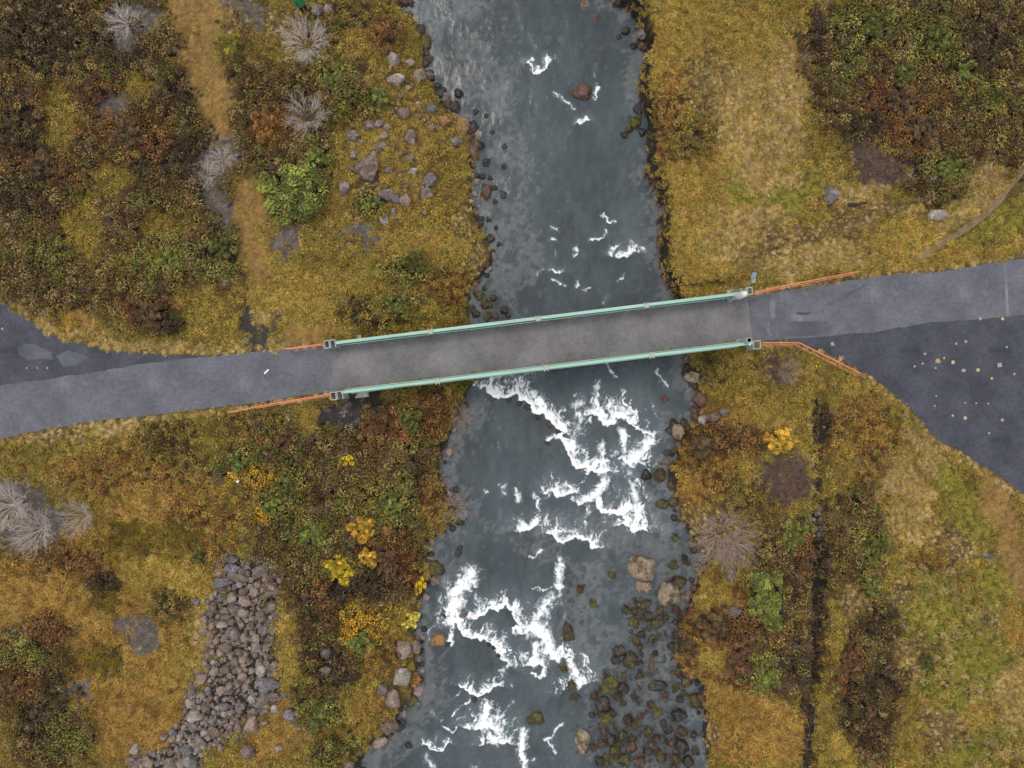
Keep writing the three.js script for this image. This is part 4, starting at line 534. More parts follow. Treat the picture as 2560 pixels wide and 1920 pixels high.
const weedAt = [[1520, 1712, 20], [1557, 1723, 15], [1648, 1716, 24, 14], [1739, 1755, 18], [1696, 1790, 18], [1646, 1783, 12], [1518, 1799, 15], [1572, 1801, 11], [1592, 1814, 12], [1585, 1744, 8], [1559, 1760, 8], [1627, 1764, 8], [1527, 1849, 11], [1505, 1859, 10], [1485, 1870, 9], [1655, 1894, 13], [1672, 1827, 12], [1707, 1831, 12], [1574, 1653, 18, 22], [1548, 1629, 14], [1487, 1740, 10], [1509, 1766, 16, 20], [1411, 1672, 10], [1429, 1712, 11], [1438, 1743, 10], [1452, 1473, 9], [1483, 1510, 8], [1633, 1602, 9], [1531, 1438, 8], [1565, 1524, 8], [1713, 1396, 8], [1720, 1410, 6], [1690, 1345, 8], [1540, 1650, 10], [1600, 1690, 9], [1540, 1880, 14], [1520, 1900, 12], [1560, 1900, 15], [1600, 1905, 14], [1640, 1850, 11], [1620, 1830, 10], [1560, 1840, 10], [1580, 1870, 12], [1500, 1905, 11], [1680, 1860, 10], [1690, 1900, 12], [1720, 1905, 14], [1740, 1880, 9], [1735, 1840, 8], [1725, 1700, 8], [1690, 1720, 9], [1665, 1745, 10], [1700, 1750, 8], [1510, 1830, 9], [1620, 1880, 11], [1660, 1810, 8], [1605, 1585, 7], [1650, 1530, 9], [1665, 1545, 7], [1640, 1635, 6], [1600, 1620, 7], [1620, 1540, 10], [1690, 1525, 12], [1590, 1530, 9], [1530, 1785, 9], [1545, 1745, 10], [1560, 1690, 7], [1600, 1790, 7], [1480, 1790, 7], [1710, 1735, 7]];
for (const [x, y, r, r2] of weedAt) waterRock(x, y, r * 1.25, rnd() < 0.08 ? 'red' : rnd() < 0.12 ? 'moss' : rnd() < 0.5 ? 'wet' : 'weedy', WL, WEED, r2 && r2 * 1.25, rr(0.35, 0.95));
waterRock(1707, 1866, 18, 'wet', 'dark boulder with a pale stone resting on it in the shallows', undefined, 20, 0.9);
// ditch
landRock(2034, 1299, 6, 'pale', 'small white stone in the dark ditch'); for (const [x, y, r] of [[2053, 1300, 8], [2042, 1283, 9], [2056, 1320, 8], [2040, 1320, 8], [2048, 1336, 7], [2050, 1272, 7], [2036, 1762, 6], [2038, 1800, 8], [2040, 1820, 6]]) landRock(x, y, r, 'cool', 'grey stone lying in the dark narrow ditch', 'stones in the ditch');
// rocks lining the banks
{
  const line = (L, k0, k1, den, label, grp, mats, inland) => { for (let i = k0; i < k1; i++) { const a = L[i], b = L[i + 1], n = Math.max(1, Math.round(Math.hypot(b[0] - a[0], b[1] - a[1]) / den)); for (let k = 0; k < n; k++) { const t = (k + rnd()) / n, x = mix(a[0], b[0], t) + rr(-14, 8) * inland, y = mix(a[1], b[1], t) + rr(-8, 8), r = rnd() < 0.3 ? rr(10, 16) : rr(5, 10); waterRock(x, y, r, mats[(rnd() * mats.length) | 0], label, grp, undefined, rr(0.4, 1.1)); } } };
  line(leftBank, 2, 20, 15, 'dark rock lining the boulder-slope waterside', 'rocks lining the boulder-slope waterside', ['wet', 'wet', 'red', 'weedy', 'grey', 'brown'], 1);
  line(leftBank, 24, 47, 17, 'dark rock lining the rubble-side waterside below the bridge', 'rocks lining the rubble-side waterside', ['wet', 'wet', 'grey', 'weedy', 'cool', 'pink'], 1);
  line(rightBank, 20, 42, 17, 'dark rock lining the ditch-side waterside below the bridge', 'rocks lining the ditch-side waterside', ['wet', 'wet', 'red', 'weedy', 'brown'], -1);
}
// rubble pile
{
  const poly = [[555, 1385], [600, 1380], [690, 1400], [705, 1440], [692, 1480], [704, 1530], [684, 1570], [678, 1640], [694, 1700], [706, 1740], [690, 1770], [655, 1790], [630, 1812], [600, 1840], [560, 1850], [520, 1890], [480, 1930], [300, 1940], [330, 1880], [400, 1870], [430, 1825], [462, 1790], [465, 1740], [480, 1690], [500, 1660], [520, 1610], [505, 1560], [520, 1500], [540, 1450], [540, 1410]];
  const big = [[615, 1499, 17, 14], [610, 1530, 15, 13], [593, 1585, 18, 17], [676, 1482, 17, 10], [679, 1515, 19, 15], [656, 1540, 15], [559, 1454, 22, 17], [597, 1443, 27, 12], [582, 1422, 17], [584, 1399, 17, 10], [654, 1424, 22, 16], [535, 1515, 12, 14], [554, 1496, 8], [582, 1493, 14], [587, 1519, 12], [566, 1524, 13, 9], [573, 1541, 12, 8], [557, 1560, 15, 9], [532, 1563, 10], [606, 1559, 8, 10], [626, 1566, 11], [659, 1574, 12], [642, 1593, 12], [568, 1618, 18, 12], [642, 1615, 13, 15], [601, 1629, 12], [543, 1601, 9], [513, 1546, 11], [492, 1503, 10], [538, 1677, 12], [565, 1670, 14], [609, 1689, 13, 11], [597, 1706, 11], [508, 1694, 13], [655, 1677, 15], [672, 1707, 29, 16], [685, 1738, 16, 11], [712, 1734, 9], [657, 1751, 20, 18], [601, 1763, 14], [555, 1724, 11, 14], [523, 1723, 11], [481, 1733, 13], [478, 1755, 12, 14], [508, 1735, 11], [489, 1787, 20, 16], [515, 1768, 12], [562, 1765, 12], [631, 1809, 20], [538, 1827, 18, 13], [501, 1856, 21, 17], [471, 1873, 18, 13], [623, 1875, 20], [555, 1866, 10], [576, 1714, 11], [662, 1805, 10, 5], [481, 1898, 22, 17], [430, 1905, 18], [457, 1907, 15], [435, 1827, 10], [452, 1841, 9], [412, 1841, 10], [340, 1870, 13], [330, 1900, 12], [375, 1905, 12]];
  const done = big.map((b) => [b[0], b[1], Math.min(b[2], b[3] || b[2])]);
  const PLB = 'grey-brown rounded stone in the rubble pile beside orange moss', GRP = 'stones of the rubble pile';
  const one = (px, py, r, r2, k) => { const [x, y, z] = standAt(px, py), mt = ['grey', 'pink', 'grey', 'pale', 'brown', 'cool', 'pink'][(rnd() * 7) | 0], s = (EYE - y) / EYE * M; rock('stone', PLB, GRP, mt, x, y + k, z, r * s, (r2 || r) * s, Math.min(r, r2 || r) * s * 0.85, r2 ? rr(-0.5, 0.5) : undefined); };
  for (const [x, y, r, r2] of big) one(x, y, r, r2, 0.12);
  let n = big.length;
  for (let t = 0; t < 9000 && n < 285; t++) {
    const x = rr(300, 710), y = rr(1380, 1935), r = rnd() < 0.3 ? rr(9, 13) : rr(5.5, 9);
    if (sdPoly(x, y, poly) > -2 + (y > 1860 ? 0 : 3)) continue;
    if (done.some((d) => Math.hypot(d[0] - x, d[1] - y) < (d[2] + r) * 0.72)) continue;
    done.push([x, y, r]); n++; one(x, y, r, undefined, rr(-0.04, 0.06));
  }
  const L = []; for (let t = 0; t < 4200; t++) { const x = rr(300, 712), y = rr(1380, 1935); if (sdPoly(x, y, poly) < 4) L.push([x, y]); }
  const im = new THREE.InstancedMesh(rockGeo[3], new THREE.MeshStandardMaterial({ map: RM.grey.map, roughness: 0.9, color: 0xffffff }), L.length), c = new THREE.Color(), m4 = new THREE.Matrix4(), q4 = new THREE.Quaternion();
  L.forEach(([x, y], i) => { const p = standAt(x, y), r = rr(0.05, 0.13), k = rr(0.5, 1.15); m4.compose(new THREE.Vector3(p[0], p[1] + rr(-0.02, 0.05), p[2]), q4.setFromEuler(new THREE.Euler(rnd() * 6, rnd() * 6, rnd() * 6)), new THREE.Vector3(r, r * 0.8, r)); im.setMatrixAt(i, m4); im.setColorAt(i, c.setRGB(k, k * 0.97, k * 0.94)); });
  im.name = 'rubble'; im.castShadow = im.receiveShadow = true; tag(im, 'small broken stones filling the gaps of the rubble pile', 'rubble', undefined, 'stuff'); scene.add(im);
  console.log('rubble', n);
}

// ------------------------------------------------------------------ ground cover: grasses, scrub leaves, dead twigs
class Tris {
  constructor() { this.p = []; this.c = []; this.n = []; }
  tri(a, b, c, v, n) { this.p.push(...a, ...b, ...c); for (let i = 0; i < 3; i++) { this.c.push(v[0], v[1], v[2]); this.n.push(...n); } }
  geo() { const g = new THREE.BufferGeometry(); g.setAttribute('position', new THREE.Float32BufferAttribute(this.p, 3)); g.setAttribute('color', new THREE.Float32BufferAttribute(this.c, 3)); g.computeVertexNormals(); return g; }
}
const vary2 = () => { const k = Math.pow(rnd(), 1.3) * 1.25 + 0.35; return rnd() < 0.16 ? [k * 1.12, k * 0.9, k * 0.7] : rnd() < 0.25 ? [k * 1.15, k * 1.05, k * 0.9] : [k, k, k]; };
const vary = (a, b) => { const k = rr(a, b), h = rr(-0.1, 0.1); return [k * (1 + h), k, k * (1 - h * 1.5)]; };
function blade(T, x, z, a, len, w, rise, v) {     // a bent strip of grass: two quads
  const cx = Math.cos(a), cz = Math.sin(a), px = -cz * w / 2, pz = cx * w / 2, m = len * 0.5;
  const A = [x + px, 0, z + pz], B = [x - px, 0, z - pz], C = [x + cx * m * 0.8 + px * 0.8, rise * 0.8, z + cz * m * 0.8 + pz * 0.8], D = [x + cx * m * 0.8 - px * 0.8, rise * 0.8, z + cz * m * 0.8 - pz * 0.8], E = [x + cx * len, rise * rr(0.6, 1.05), z + cz * len];
  T.tri(A, B, C, v, [0, 1, 0]); T.tri(B, D, C, v, [0, 1, 0]); T.tri(C, D, E, v, [0, 1, 0]);
}
function leaf(T, x, y, z, a, tilt, len, w, v) {   // a pointed leaf folded on its midrib: four triangles
  const q = new THREE.Quaternion().setFromEuler(new THREE.Euler(tilt, a, rr(-0.4, 0.4), 'YXZ')), P4 = [[0, 0, 0], [w / 2, 0.012, len * 0.45], [0, 0, len], [-w / 2, 0.012, len * 0.45], [0, -0.006, len * 0.45]].map((p) => { const u = new THREE.Vector3(...p).applyQuaternion(q); return [u.x + x, u.y + y, u.z + z]; });
  T.tri(P4[0], P4[4], P4[1], v); T.tri(P4[1], P4[4], P4[2], v); T.tri(P4[0], P4[3], P4[4], v); T.tri(P4[3], P4[2], P4[4], v);
}
Tris.prototype.tri = function (a, b, c, v) { this.p.push(...a, ...b, ...c); for (let i = 0; i < 3; i++) this.c.push(v[0], v[1], v[2]); };
function protoSet(fn, n = 4) { return Array.from({ length: n }, () => { const T = new Tris(); fn(T); return T.geo(); }); }
const PROTO = {
  turf: protoSet((T) => { for (let i = 0; i < 34; i++) { const a = rnd() * 6.283, r = Math.sqrt(rnd()) * 0.17; blade(T, Math.cos(a) * r, Math.sin(a) * r, rnd() * 6.283, rr(0.05, 0.13), rr(0.012, 0.024), rr(0.03, 0.1), vary(0.6, 1.25)); } }),
  tuft: protoSet((T) => { for (let i = 0; i < 26; i++) { const a = rnd() * 6.283, r = rnd() * 0.05; blade(T, Math.cos(a) * r, Math.sin(a) * r, a + rr(-0.5, 0.5), rr(0.12, 0.34), rr(0.014, 0.026), rr(0.12, 0.38), vary(0.55, 1.3)); } }),
  lodged: protoSet((T) => { for (let i = 0; i < 26; i++) blade(T, rr(-0.14, 0.14), rr(-0.14, 0.14), rr(-0.45, 0.45), rr(0.25, 0.5), rr(0.014, 0.028), rr(0.05, 0.2), vary(0.6, 1.25)); }),
  sprig: protoSet((T) => { for (let i = 0; i < 30; i++) { const a = rnd() * 6.283, r = Math.sqrt(rnd()) * 0.2, y = 0.24 * (1 - (r / 0.2) ** 2) * rr(0.3, 1) + 0.02; leaf(T, Math.cos(a) * r * 0.8, y, Math.sin(a) * r * 0.8, Math.PI / 2 - a + rr(-0.9, 0.9), rr(-0.5, 0.7), rr(0.06, 0.12), rr(0.035, 0.06), vary2()); } }, 6),
  twig: protoSet((T) => { for (let i = 0; i < 16; i++) { const a = rnd() * 6.283, b = a + rr(-0.6, 0.6), l = rr(0.15, 0.38), w = rr(0.008, 0.014); blade(T, Math.cos(a) * 0.02, Math.sin(a) * 0.02, b, l, w, rr(0.06, 0.3), vary(0.7, 1.25)); if (rnd() < 0.7) blade(T, Math.cos(b) * l * 0.45, Math.sin(b) * l * 0.45, b + rr(-1, 1), l * 0.6, w * 0.8, rr(0.15, 0.3), vary(0.7, 1.25)); } }),
};
const LABEL = { turf: ['short_grass', 'short dry autumn grass and moss covering the banks', 'grass'], tuft: ['grass_tufts', 'loose yellowing grass tufts all over the banks', 'grass'], lodged: ['dry_grass', 'long pale dry grass lying flat on the slopes', 'grass'], sprig: ['undergrowth', 'low brown and green autumn scrub leaves covering the banks', 'undergrowth'], twig: ['dead_twigs', 'dead grey twigs matted on bare patches', 'undergrowth'] };
const leafMat = new THREE.MeshStandardMaterial({ vertexColors: true, roughness: 0.85, side: THREE.DoubleSide });
const rockSpots = []; scene.traverse((o) => { if (/^(stone|boulder|river_rock)/.test(o.name)) rockSpots.push([o.position.x, o.position.z, Math.max(o.scale.x, o.scale.z)]); });
const rockCell = new Map(); for (const s of rockSpots) { const k = Math.floor(s[0]) + ',' + Math.floor(s[1]); if (!rockCell.has(k)) rockCell.set(k, []); rockCell.get(k).push(s); }
const onRock = (x, z, m) => { for (let i = -1; i <= 1; i++) for (let j = -1; j <= 1; j++) for (const s of rockCell.get((Math.floor(x) + i) + ',' + (Math.floor(z) + j)) || []) if (Math.hypot(s[0] - x, s[1] - z) < s[2] * m) return true; return false; };
const SHADE_OUT = [];  // room kept free round the single shrubs: [x, z, r]
const scatter = {};    // proto/variant -> list of [matrix, colour]
const E4 = new THREE.Matrix4(), Q4 = new THREE.Quaternion(), EU = new THREE.Euler();
function plant(kind, x, y, z, s, turn, lean, c) {
  const v = (rnd() * PROTO[kind].length) | 0, key = kind + ':' + v; EU.set(lean * rr(-1, 1), turn, lean * rr(-1, 1)); Q4.setFromEuler(EU);
  E4.compose(new THREE.Vector3(x, y, z), Q4, new THREE.Vector3(s, s * rr(0.85, 1.15), s)); (scatter[key] ||= []).push([E4.clone(), c]);
}
const patch = (c, x, z) => { const k = 0.78 + 0.5 * fbm(x * 0.9 + 4, z * 0.9, 3) + rr(-0.12, 0.12); return [c[0] * k * rr(0.94, 1.06), c[1] * k, c[2] * k * rr(0.92, 1.08)]; };
function growAll() {
  const S = 0.22, area = S * S;
  for (let z = -25.5; z < 25.5; z += S) for (let x = -32.5; x < 32.5; x += S) {
    const gx = x + rnd() * S, gz = z + rnd() * S, d = sample(gRiver, gx, gz);
    if (d < 0.12) continue;
    const p = sample(gPath, gx, gz) + (fbm(gx * 2.5, gz * 2.5, 3) - 0.5) * 0.3, sp = sample(gSpur, gx, gz) + (fbm(gx * 2.5, gz * 2.5, 2) - 0.5) * 0.3;
    const under = gx > -9.4 && gx < 13 && Math.abs(gz - (-2.03 - 0.1215 * gx)) < 1.5;
    if (p < 0.06 || sp < 0.05 || under) continue;
    const y = height(gx, gz);
    if (y < YW + 0.12) continue;
    let kind = kindAt(gx, gz, rnd());
    if (p < 0.3 && rnd() < 0.8) kind = 'tan';
    const ditch = sample(gDitch, gx, gz);
    if (ditch < 0.24 + 0.2 * (fbm(gx, gz * 1.4, 2) - 0.5) && rnd() < 0.7) continue;
    const k = KIND[kind], steepBank = d < 0.9 && gx > 3;
    for (const [proto, den, s0, s1, lift, pl] of k.p) {
      let n = den * area * (proto === 'turf' ? 1.5 : proto === 'sprig' ? 1.55 : proto === 'twig' ? 1.2 : 1.35);
      if (onRock(gx, gz, 0.92)) n *= proto === 'sprig' ? 0.02 : 0.04;
      while (n > 0 && rnd() < n) {
        n -= 1;
        const qx = gx + rr(-0.1, 0.1), qz = gz + rr(-0.1, 0.1), edge = sstep(0, 0.9, Math.min(p, d, ditch + 0.15));
        const canopy = lift * (0.3 + 1.1 * fbm(qx * 0.9, qz * 0.9, 3)) * edge, h = canopy * Math.sqrt(rnd());
        const flow = 6.283 * fbm(qx * 0.16 + 11, qz * 0.16, 2) * 1.6;
        plant(proto, qx, height(qx, qz) + h - 0.01, qz, rr(s0, s1) * (steepBank ? 0.9 : 1), proto === 'lodged' ? flow + rr(-0.5, 0.5) : rnd() * 6.283, proto === 'sprig' ? 0.35 : 0.12, patch(pl[(rnd() * pl.length) | 0], qx, qz));
      }
    }
  }
  // grass and moss hanging along the inside of the north girder, and tufts at the girder feet
  for (let i = 0; i < 230; i++) { const t = rnd(), south = rnd() < 0.35, px = mix(850, 1870, t), py = south ? mix(973, 851, t) : mix(863, 740, t), q = PL(px, py); plant(rnd() < 0.6 ? 'turf' : 'twig', q[0], 0.02, q[1] + rr(-0.06, 0.06), rr(0.3, 0.6), rnd() * 6.28, 0.1, patch(P[rnd() < 0.5 ? 'olive' : rnd() < 0.5 ? 'stem' : 'plum'][rnd() < 0.5 ? 0 : 1], q[0], q[1])); }
}

// ------------------------------------------------------------------ single shrubs
function foliageGeo(n, shape, l0, l1) { const T = new Tris(); for (let q = 0; q < n / 11; q++) { const [x, y, z] = shape(), k = Math.pow(rnd(), 1.7) * 1.6 + 0.35, h = rr(-0.14, 0.14), s0 = rnd() * 6.283; for (let i = 0; i < 11; i++) { const a = s0 + i * 0.6 + rr(-0.4, 0.4), r = rr(0, 0.07), m = k * rr(0.75, 1.2); leaf(T, x + Math.sin(a) * r, y + rr(-0.03, 0.05), z + Math.cos(a) * r, a, rr(-0.6, 0.5), rr(l0, l1), rr(l0, l1) * 0.55, [m * (1 + h), m, m * (1 - h * 1.4)]); } } return T.geo(); }
const lobes = (k, flat) => { const L = Array.from({ length: k }, (_, i) => { const a = i * 2.4 + rr(-0.5, 0.5), r = Math.sqrt((i + 0.3) / k) * 0.78; return [Math.cos(a) * r, Math.sin(a) * r, rr(0.18, 0.36), rr(0.55, 1)]; }); return () => { const o = L[(rnd() * k) | 0], u = rnd() * 2 - 1, a = rnd() * 6.283, s = Math.sqrt(1 - u * u), r = o[2] * Math.cbrt(rr(0.35, 1)); return [o[0] + Math.cos(a) * s * r, flat * o[3] + u * r * 0.8, o[1] + Math.sin(a) * s * r]; }; };
const tube = (pts, r0, r1, seg, rad = 5) => { const c = new THREE.CatmullRomCurve3(pts), g = new THREE.TubeGeometry(c, seg, 1, rad, false), p = g.attributes.position, n = rad + 1; for (let i = 0; i <= seg; i++) { const q = c.getPointAt(i / seg), r = mix(r0, r1, i / seg); for (let k = 0; k < n; k++) { const j = i * n + k; p.setXYZ(j, q.x + (p.getX(j) - q.x) * r, q.y + (p.getY(j) - q.y) * r, q.z + (p.getZ(j) - q.z) * r); } } return g; };
const stemMat = new THREE.MeshStandardMaterial({ color: col(84, 66, 48), roughness: 0.9 });
const stemGeo = Array.from({ length: 4 }, () => { const a = rnd() * 6.28, l = rr(0.3, 0.6); return tube([new THREE.Vector3(0, -0.1, 0), new THREE.Vector3(Math.cos(a) * l * 0.35, 0.25, Math.sin(a) * l * 0.35), new THREE.Vector3(Math.cos(a) * l, rr(0.5, 0.7), Math.sin(a) * l)], 0.03, 0.008, 5); });
const FOL = Array.from({ length: 5 }, () => foliageGeo(2600, lobes(15, 0.62), 0.06, 0.12));
const FOLS = Array.from({ length: 3 }, () => foliageGeo(1300, lobes(9, 0.6), 0.1, 0.18));
const folMat = {}; for (const [k, c, e] of [['yellow', [206, 180, 46]], ['gold', [206, 166, 58]], ['lemon', [226, 208, 92]], ['green', [110, 110, 50]], ['bright', [128, 134, 60]], ['rust', [116, 84, 54]], ['orange', [168, 124, 66]], ['brown', [108, 86, 56]], ['olive', [142, 128, 46]]]) folMat[k] = new THREE.MeshPhysicalMaterial({ vertexColors: true, color: col(...c), roughness: 0.9, transmission: 0.12, thickness: 0, side: THREE.DoubleSide });
function shrub(px, py, r, tone, label, grp, tall = 0.8, r2) {
  const [x, y, z] = standAt(px, py), k = (EYE - y) / EYE * M, o = tag(group(tone === 'yellow' || tone === 'gold' || tone === 'lemon' ? 'yellow_shrub' : 'shrub', x, y, z), label, 'shrub', grp);
  const R = r * k; o.rotation.y = rnd() * 6.28; if (r2) o.rotation.y = 0;
  const f = part('foliage', (R < 0.7 ? FOLS : FOL)[(rnd() * (R < 0.7 ? 3 : 5)) | 0], folMat[tone], o); f.scale.set(R, Math.max(0.5, tall), r2 ? r2 * k : R); f.userData.kind = 'stuff';
  for (let i = 0; i < 3; i++) { const s = part('stem', stemGeo[(i + ((rnd() * 4) | 0)) % 4], stemMat, o); s.rotation.y = i * 2.1 + rnd(); s.scale.set(R, Math.max(0.5, tall), R); }
  SHADE_OUT.push([x, z, R * 0.75]);
  return o;
}
shrub(870, 1147, 21, 'yellow', 'small lone yellow shrub in dark scrub below the bridge'); shrub(908, 1316, 38, 'gold', 'amber-yellow shrub at the head of three yellow shrubs'); shrub(855, 1419, 44, 'yellow', 'largest lemon-yellow shrub, ragged and five-lobed'); shrub(924, 1391, 28, 'gold', 'smaller amber shrub touching the largest yellow shrub'); shrub(1031, 1543, 25, 'lemon', 'pale yellow shrub overhanging the water at the rubble-side bank');
shrub(1945, 1100, 44, 'gold', 'golden shrub above a mauve bare patch, ditch-side bank', undefined, 0.6, 36); shrub(1154, 966, 22, 'olive', 'yellow-green shrub beside the bridge at the rubble-side waterside'); shrub(1050, 1458, 16, 'yellow', 'narrow yellow shrub by the mossy boulder', undefined, 0.6, 30);
shrub(736, 486, 92, 'bright', 'large round green shrub beside the ochre trail', undefined, 1.5, 84); shrub(760, 505, 60, 'green', 'darker green shrub merging with the large round one', undefined, 1.2); shrub(952, 247, 26, 'bright', 'small bright green shrub above the stony slope'); shrub(578, 128, 42, 'olive', 'round dark olive shrub standing in the ochre trail'); shrub(668, 318, 34, 'orange', 'rusty orange shrub beside a white-twigged bare shrub', undefined, 1.1, 46);
shrub(1905, 1470, 52, 'bright', 'tall bright green shrub by the water and the ditch', undefined, 1.2, 70); shrub(1925, 1540, 34, 'bright', 'smaller green shrub touching the tall bright green one'); shrub(1592, 1862, 23, 'orange', 'orange tussock growing on rocks in the shallows', undefined, 0.5); shrub(1115, 303, 16, 'orange', 'orange tussock on waterside rocks below the slope', undefined, 0.4); shrub(1036, 1700, 17, 'orange', 'orange tussock on a rock at the rubble-side waterside', undefined, 0.4);
const GSH = 'green shrubs scattered through the scrub', RSH = 'rusty shrubs scattered through the scrub';
for (const [x, y, r] of [[720, 1215, 34], [1030, 1050, 32], [600, 1155, 30], [780, 1330, 36], [690, 1260, 28], [985, 1262, 30], [505, 1390, 20], [800, 1790, 38], [905, 1600, 30], [2185, 70, 46], [2330, 110, 40], [2120, 170, 30], [2365, 425, 36], [2470, 255, 32], [1980, 1330, 36], [2175, 1372, 34], [2305, 1645, 22], [560, 625, 36], [430, 650, 34], [840, 195, 28], [930, 515, 24], [1040, 660, 34], [800, 400, 30], [1915, 1690, 34], [2170, 1460, 26], [990, 765, 26], [2250, 190, 34], [2400, 190, 30]]) shrub(x, y, r, rnd() < 0.5 ? 'green' : 'bright', 'green-leaved shrub in the brown scrub', GSH, rr(0.7, 1.1));
for (const [x, y, r] of [[380, 790, 42], [330, 340, 44], [120, 420, 40], [960, 1400, 40], [1780, 1560, 44], [1840, 1650, 42], [1720, 1610, 30], [2300, 330, 44], [2240, 260, 40], [1760, 1120, 36], [960, 1050, 36], [720, 1100, 34], [2120, 1660, 36], [40, 1720, 38], [230, 240, 36], [1870, 1600, 30], [2010, 1400, 24]]) shrub(x, y, r, rnd() < 0.6 ? 'rust' : 'brown', 'reddish-brown shrub in the autumn scrub', RSH, rr(0.7, 1.1));

// bare shrubs: pale branches fanning out from one foot
const bareMat = new THREE.MeshStandardMaterial({ color: col(204, 190, 182), roughness: 0.9 }), bareMat2 = new THREE.MeshStandardMaterial({ color: col(178, 158, 148), roughness: 0.9 });
function bareGeo(seedling, n) {
  const parts = [], twigs = [];
  const strip = (a, b, c, w) => twigs.push(tube([a, b, c], w, w * 0.5, 2, 3));
  for (let i = 0; i < n; i++) {
    const a = i / n * 6.283 + rr(-0.25, 0.25), l = rr(0.65, 1), h = rr(0.7, 1.15) * (1.2 - l * 0.5);
    const p0 = new THREE.Vector3(0, 0, 0), p1 = new THREE.Vector3(Math.cos(a) * l * 0.45, h * 0.55, Math.sin(a) * l * 0.45), p2 = new THREE.Vector3(Math.cos(a + rr(-0.2, 0.2)) * l, h, Math.sin(a + rr(-0.2, 0.2)) * l);
    parts.push(tube([p0, p1, p2], 0.012, 0.004, 5, 4));
    for (let k = 0; k < 16; k++) { const t = rr(0.25, 0.98), q = new THREE.Vector3().lerpVectors(t < 0.5 ? p0 : p1, t < 0.5 ? p1 : p2, t < 0.5 ? t * 2 : t * 2 - 1), b = a + rr(-0.9, 0.9), tl = rr(0.16, 0.42), e = new THREE.Vector3(q.x + Math.cos(b) * tl, q.y + rr(0, 0.3), q.z + Math.sin(b) * tl), m = q.clone().lerp(e, 0.5); m.y += 0.04; strip(q, m, e, 0.0055); for (let u = 0; u < 2; u++) { const c = b + rr(-1, 1), s = m.clone().lerp(e, rnd()), f = new THREE.Vector3(s.x + Math.cos(c) * tl * 0.5, s.y + rr(0, 0.15), s.z + Math.sin(c) * tl * 0.5); strip(s, s.clone().lerp(f, 0.5), f, 0.0042); } }
  }
  return [mergeGeometries(parts), mergeGeometries(twigs)];
}
const BARE = [bareGeo(1, 24), bareGeo(2, 26), bareGeo(3, 22)];
function bareShrub(px, py, r, label, v, dark, tall = 1.3) {
  const [x, y, z] = standAt(px, py), R = r * (EYE - y) / EYE * M, o = tag(group('bare_shrub', x, y - 0.03, z), label, 'shrub', 'leafless shrubs');
  const b = part('branches', BARE[v][0], dark ? bareMat2 : bareMat, o); b.scale.set(R, tall, R); b.userData.kind = 'stuff';
  const t = part('twigs', BARE[v][1], dark ? bareMat2 : bareMat, o); t.scale.set(R, tall, R); t.userData.kind = 'stuff';
  part('stump', new THREE.CylinderGeometry(0.05, 0.08, 0.16, 9), stemMat, o); o.rotation.y = rnd() * 6.28;
}
bareShrub(772, 118, 60, 'largest leafless grey shrub below the grey boulder', 0); bareShrub(778, 300, 50, 'leafless white-twigged shrub beside the rusty orange shrub', 1); bareShrub(1795, 1335, 70, 'wide leafless shrub overhanging the ditch-side waterside', 1, true); bareShrub(1830, 1360, 52, 'leafless shrub tangled beside the wide one on the ditch-side bank', 2, true); bareShrub(218, 1288, 44, 'pale leafless shrub between grey bare patches and orange moss', 2); bareShrub(40, 1260, 62, 'leafless shrub sprawling over the larger grey bare patch', 0); bareShrub(110, 1320, 56, 'leafless shrub lying between the two other grey leafless shrubs', 1);
bareShrub(1140, 1262, 34, 'mauve leafless shrub leaning over the rubble-side waterside', 2, true, 0.8); bareShrub(1155, 1040, 30, 'thin leafless shrub at the water just below the bridge', 0, true, 0.8); bareShrub(1955, 930, 30, 'mauve leafless shrub near the bent coral rail', 2, true); bareShrub(560, 400, 34, 'grey leafless shrub on the gravel beside the ochre trail', 1, false, 0.5); bareShrub(520, 440, 36, 'grey leafless shrub at the edge of the trail gravel', 0, false, 0.6); bareShrub(320, 60, 44, 'grey leafless shrub on the gravel patch in dark scrub', 2, false, 0.6);
growAll();
{ // thin the cover under the single shrubs, then lay it out
  let total = 0; const byProto = {};
  for (const key of Object.keys(scatter).sort()) {
    const [k, v] = key.split(':'), L = scatter[key].filter(([m]) => { const x = m.elements[12], z = m.elements[14]; return !SHADE_OUT.some((s) => Math.hypot(s[0] - x, s[1] - z) < s[2]); });
    const im = new THREE.InstancedMesh(PROTO[k][+v], leafMat, L.length), c = new THREE.Color();
    L.forEach(([m, cc], i) => { im.setMatrixAt(i, m); im.setColorAt(i, c.setRGB(...cc.map((q) => Math.min(0.9, q)))); });
    im.name = numbered(LABEL[k][0]); im.castShadow = im.receiveShadow = true; tag(im, LABEL[k][1], LABEL[k][2], LABEL[k][1].split(' ').slice(0, 5).join(' '), 'stuff'); scene.add(im); total += L.length;
  }
  console.log('plants', total);
}

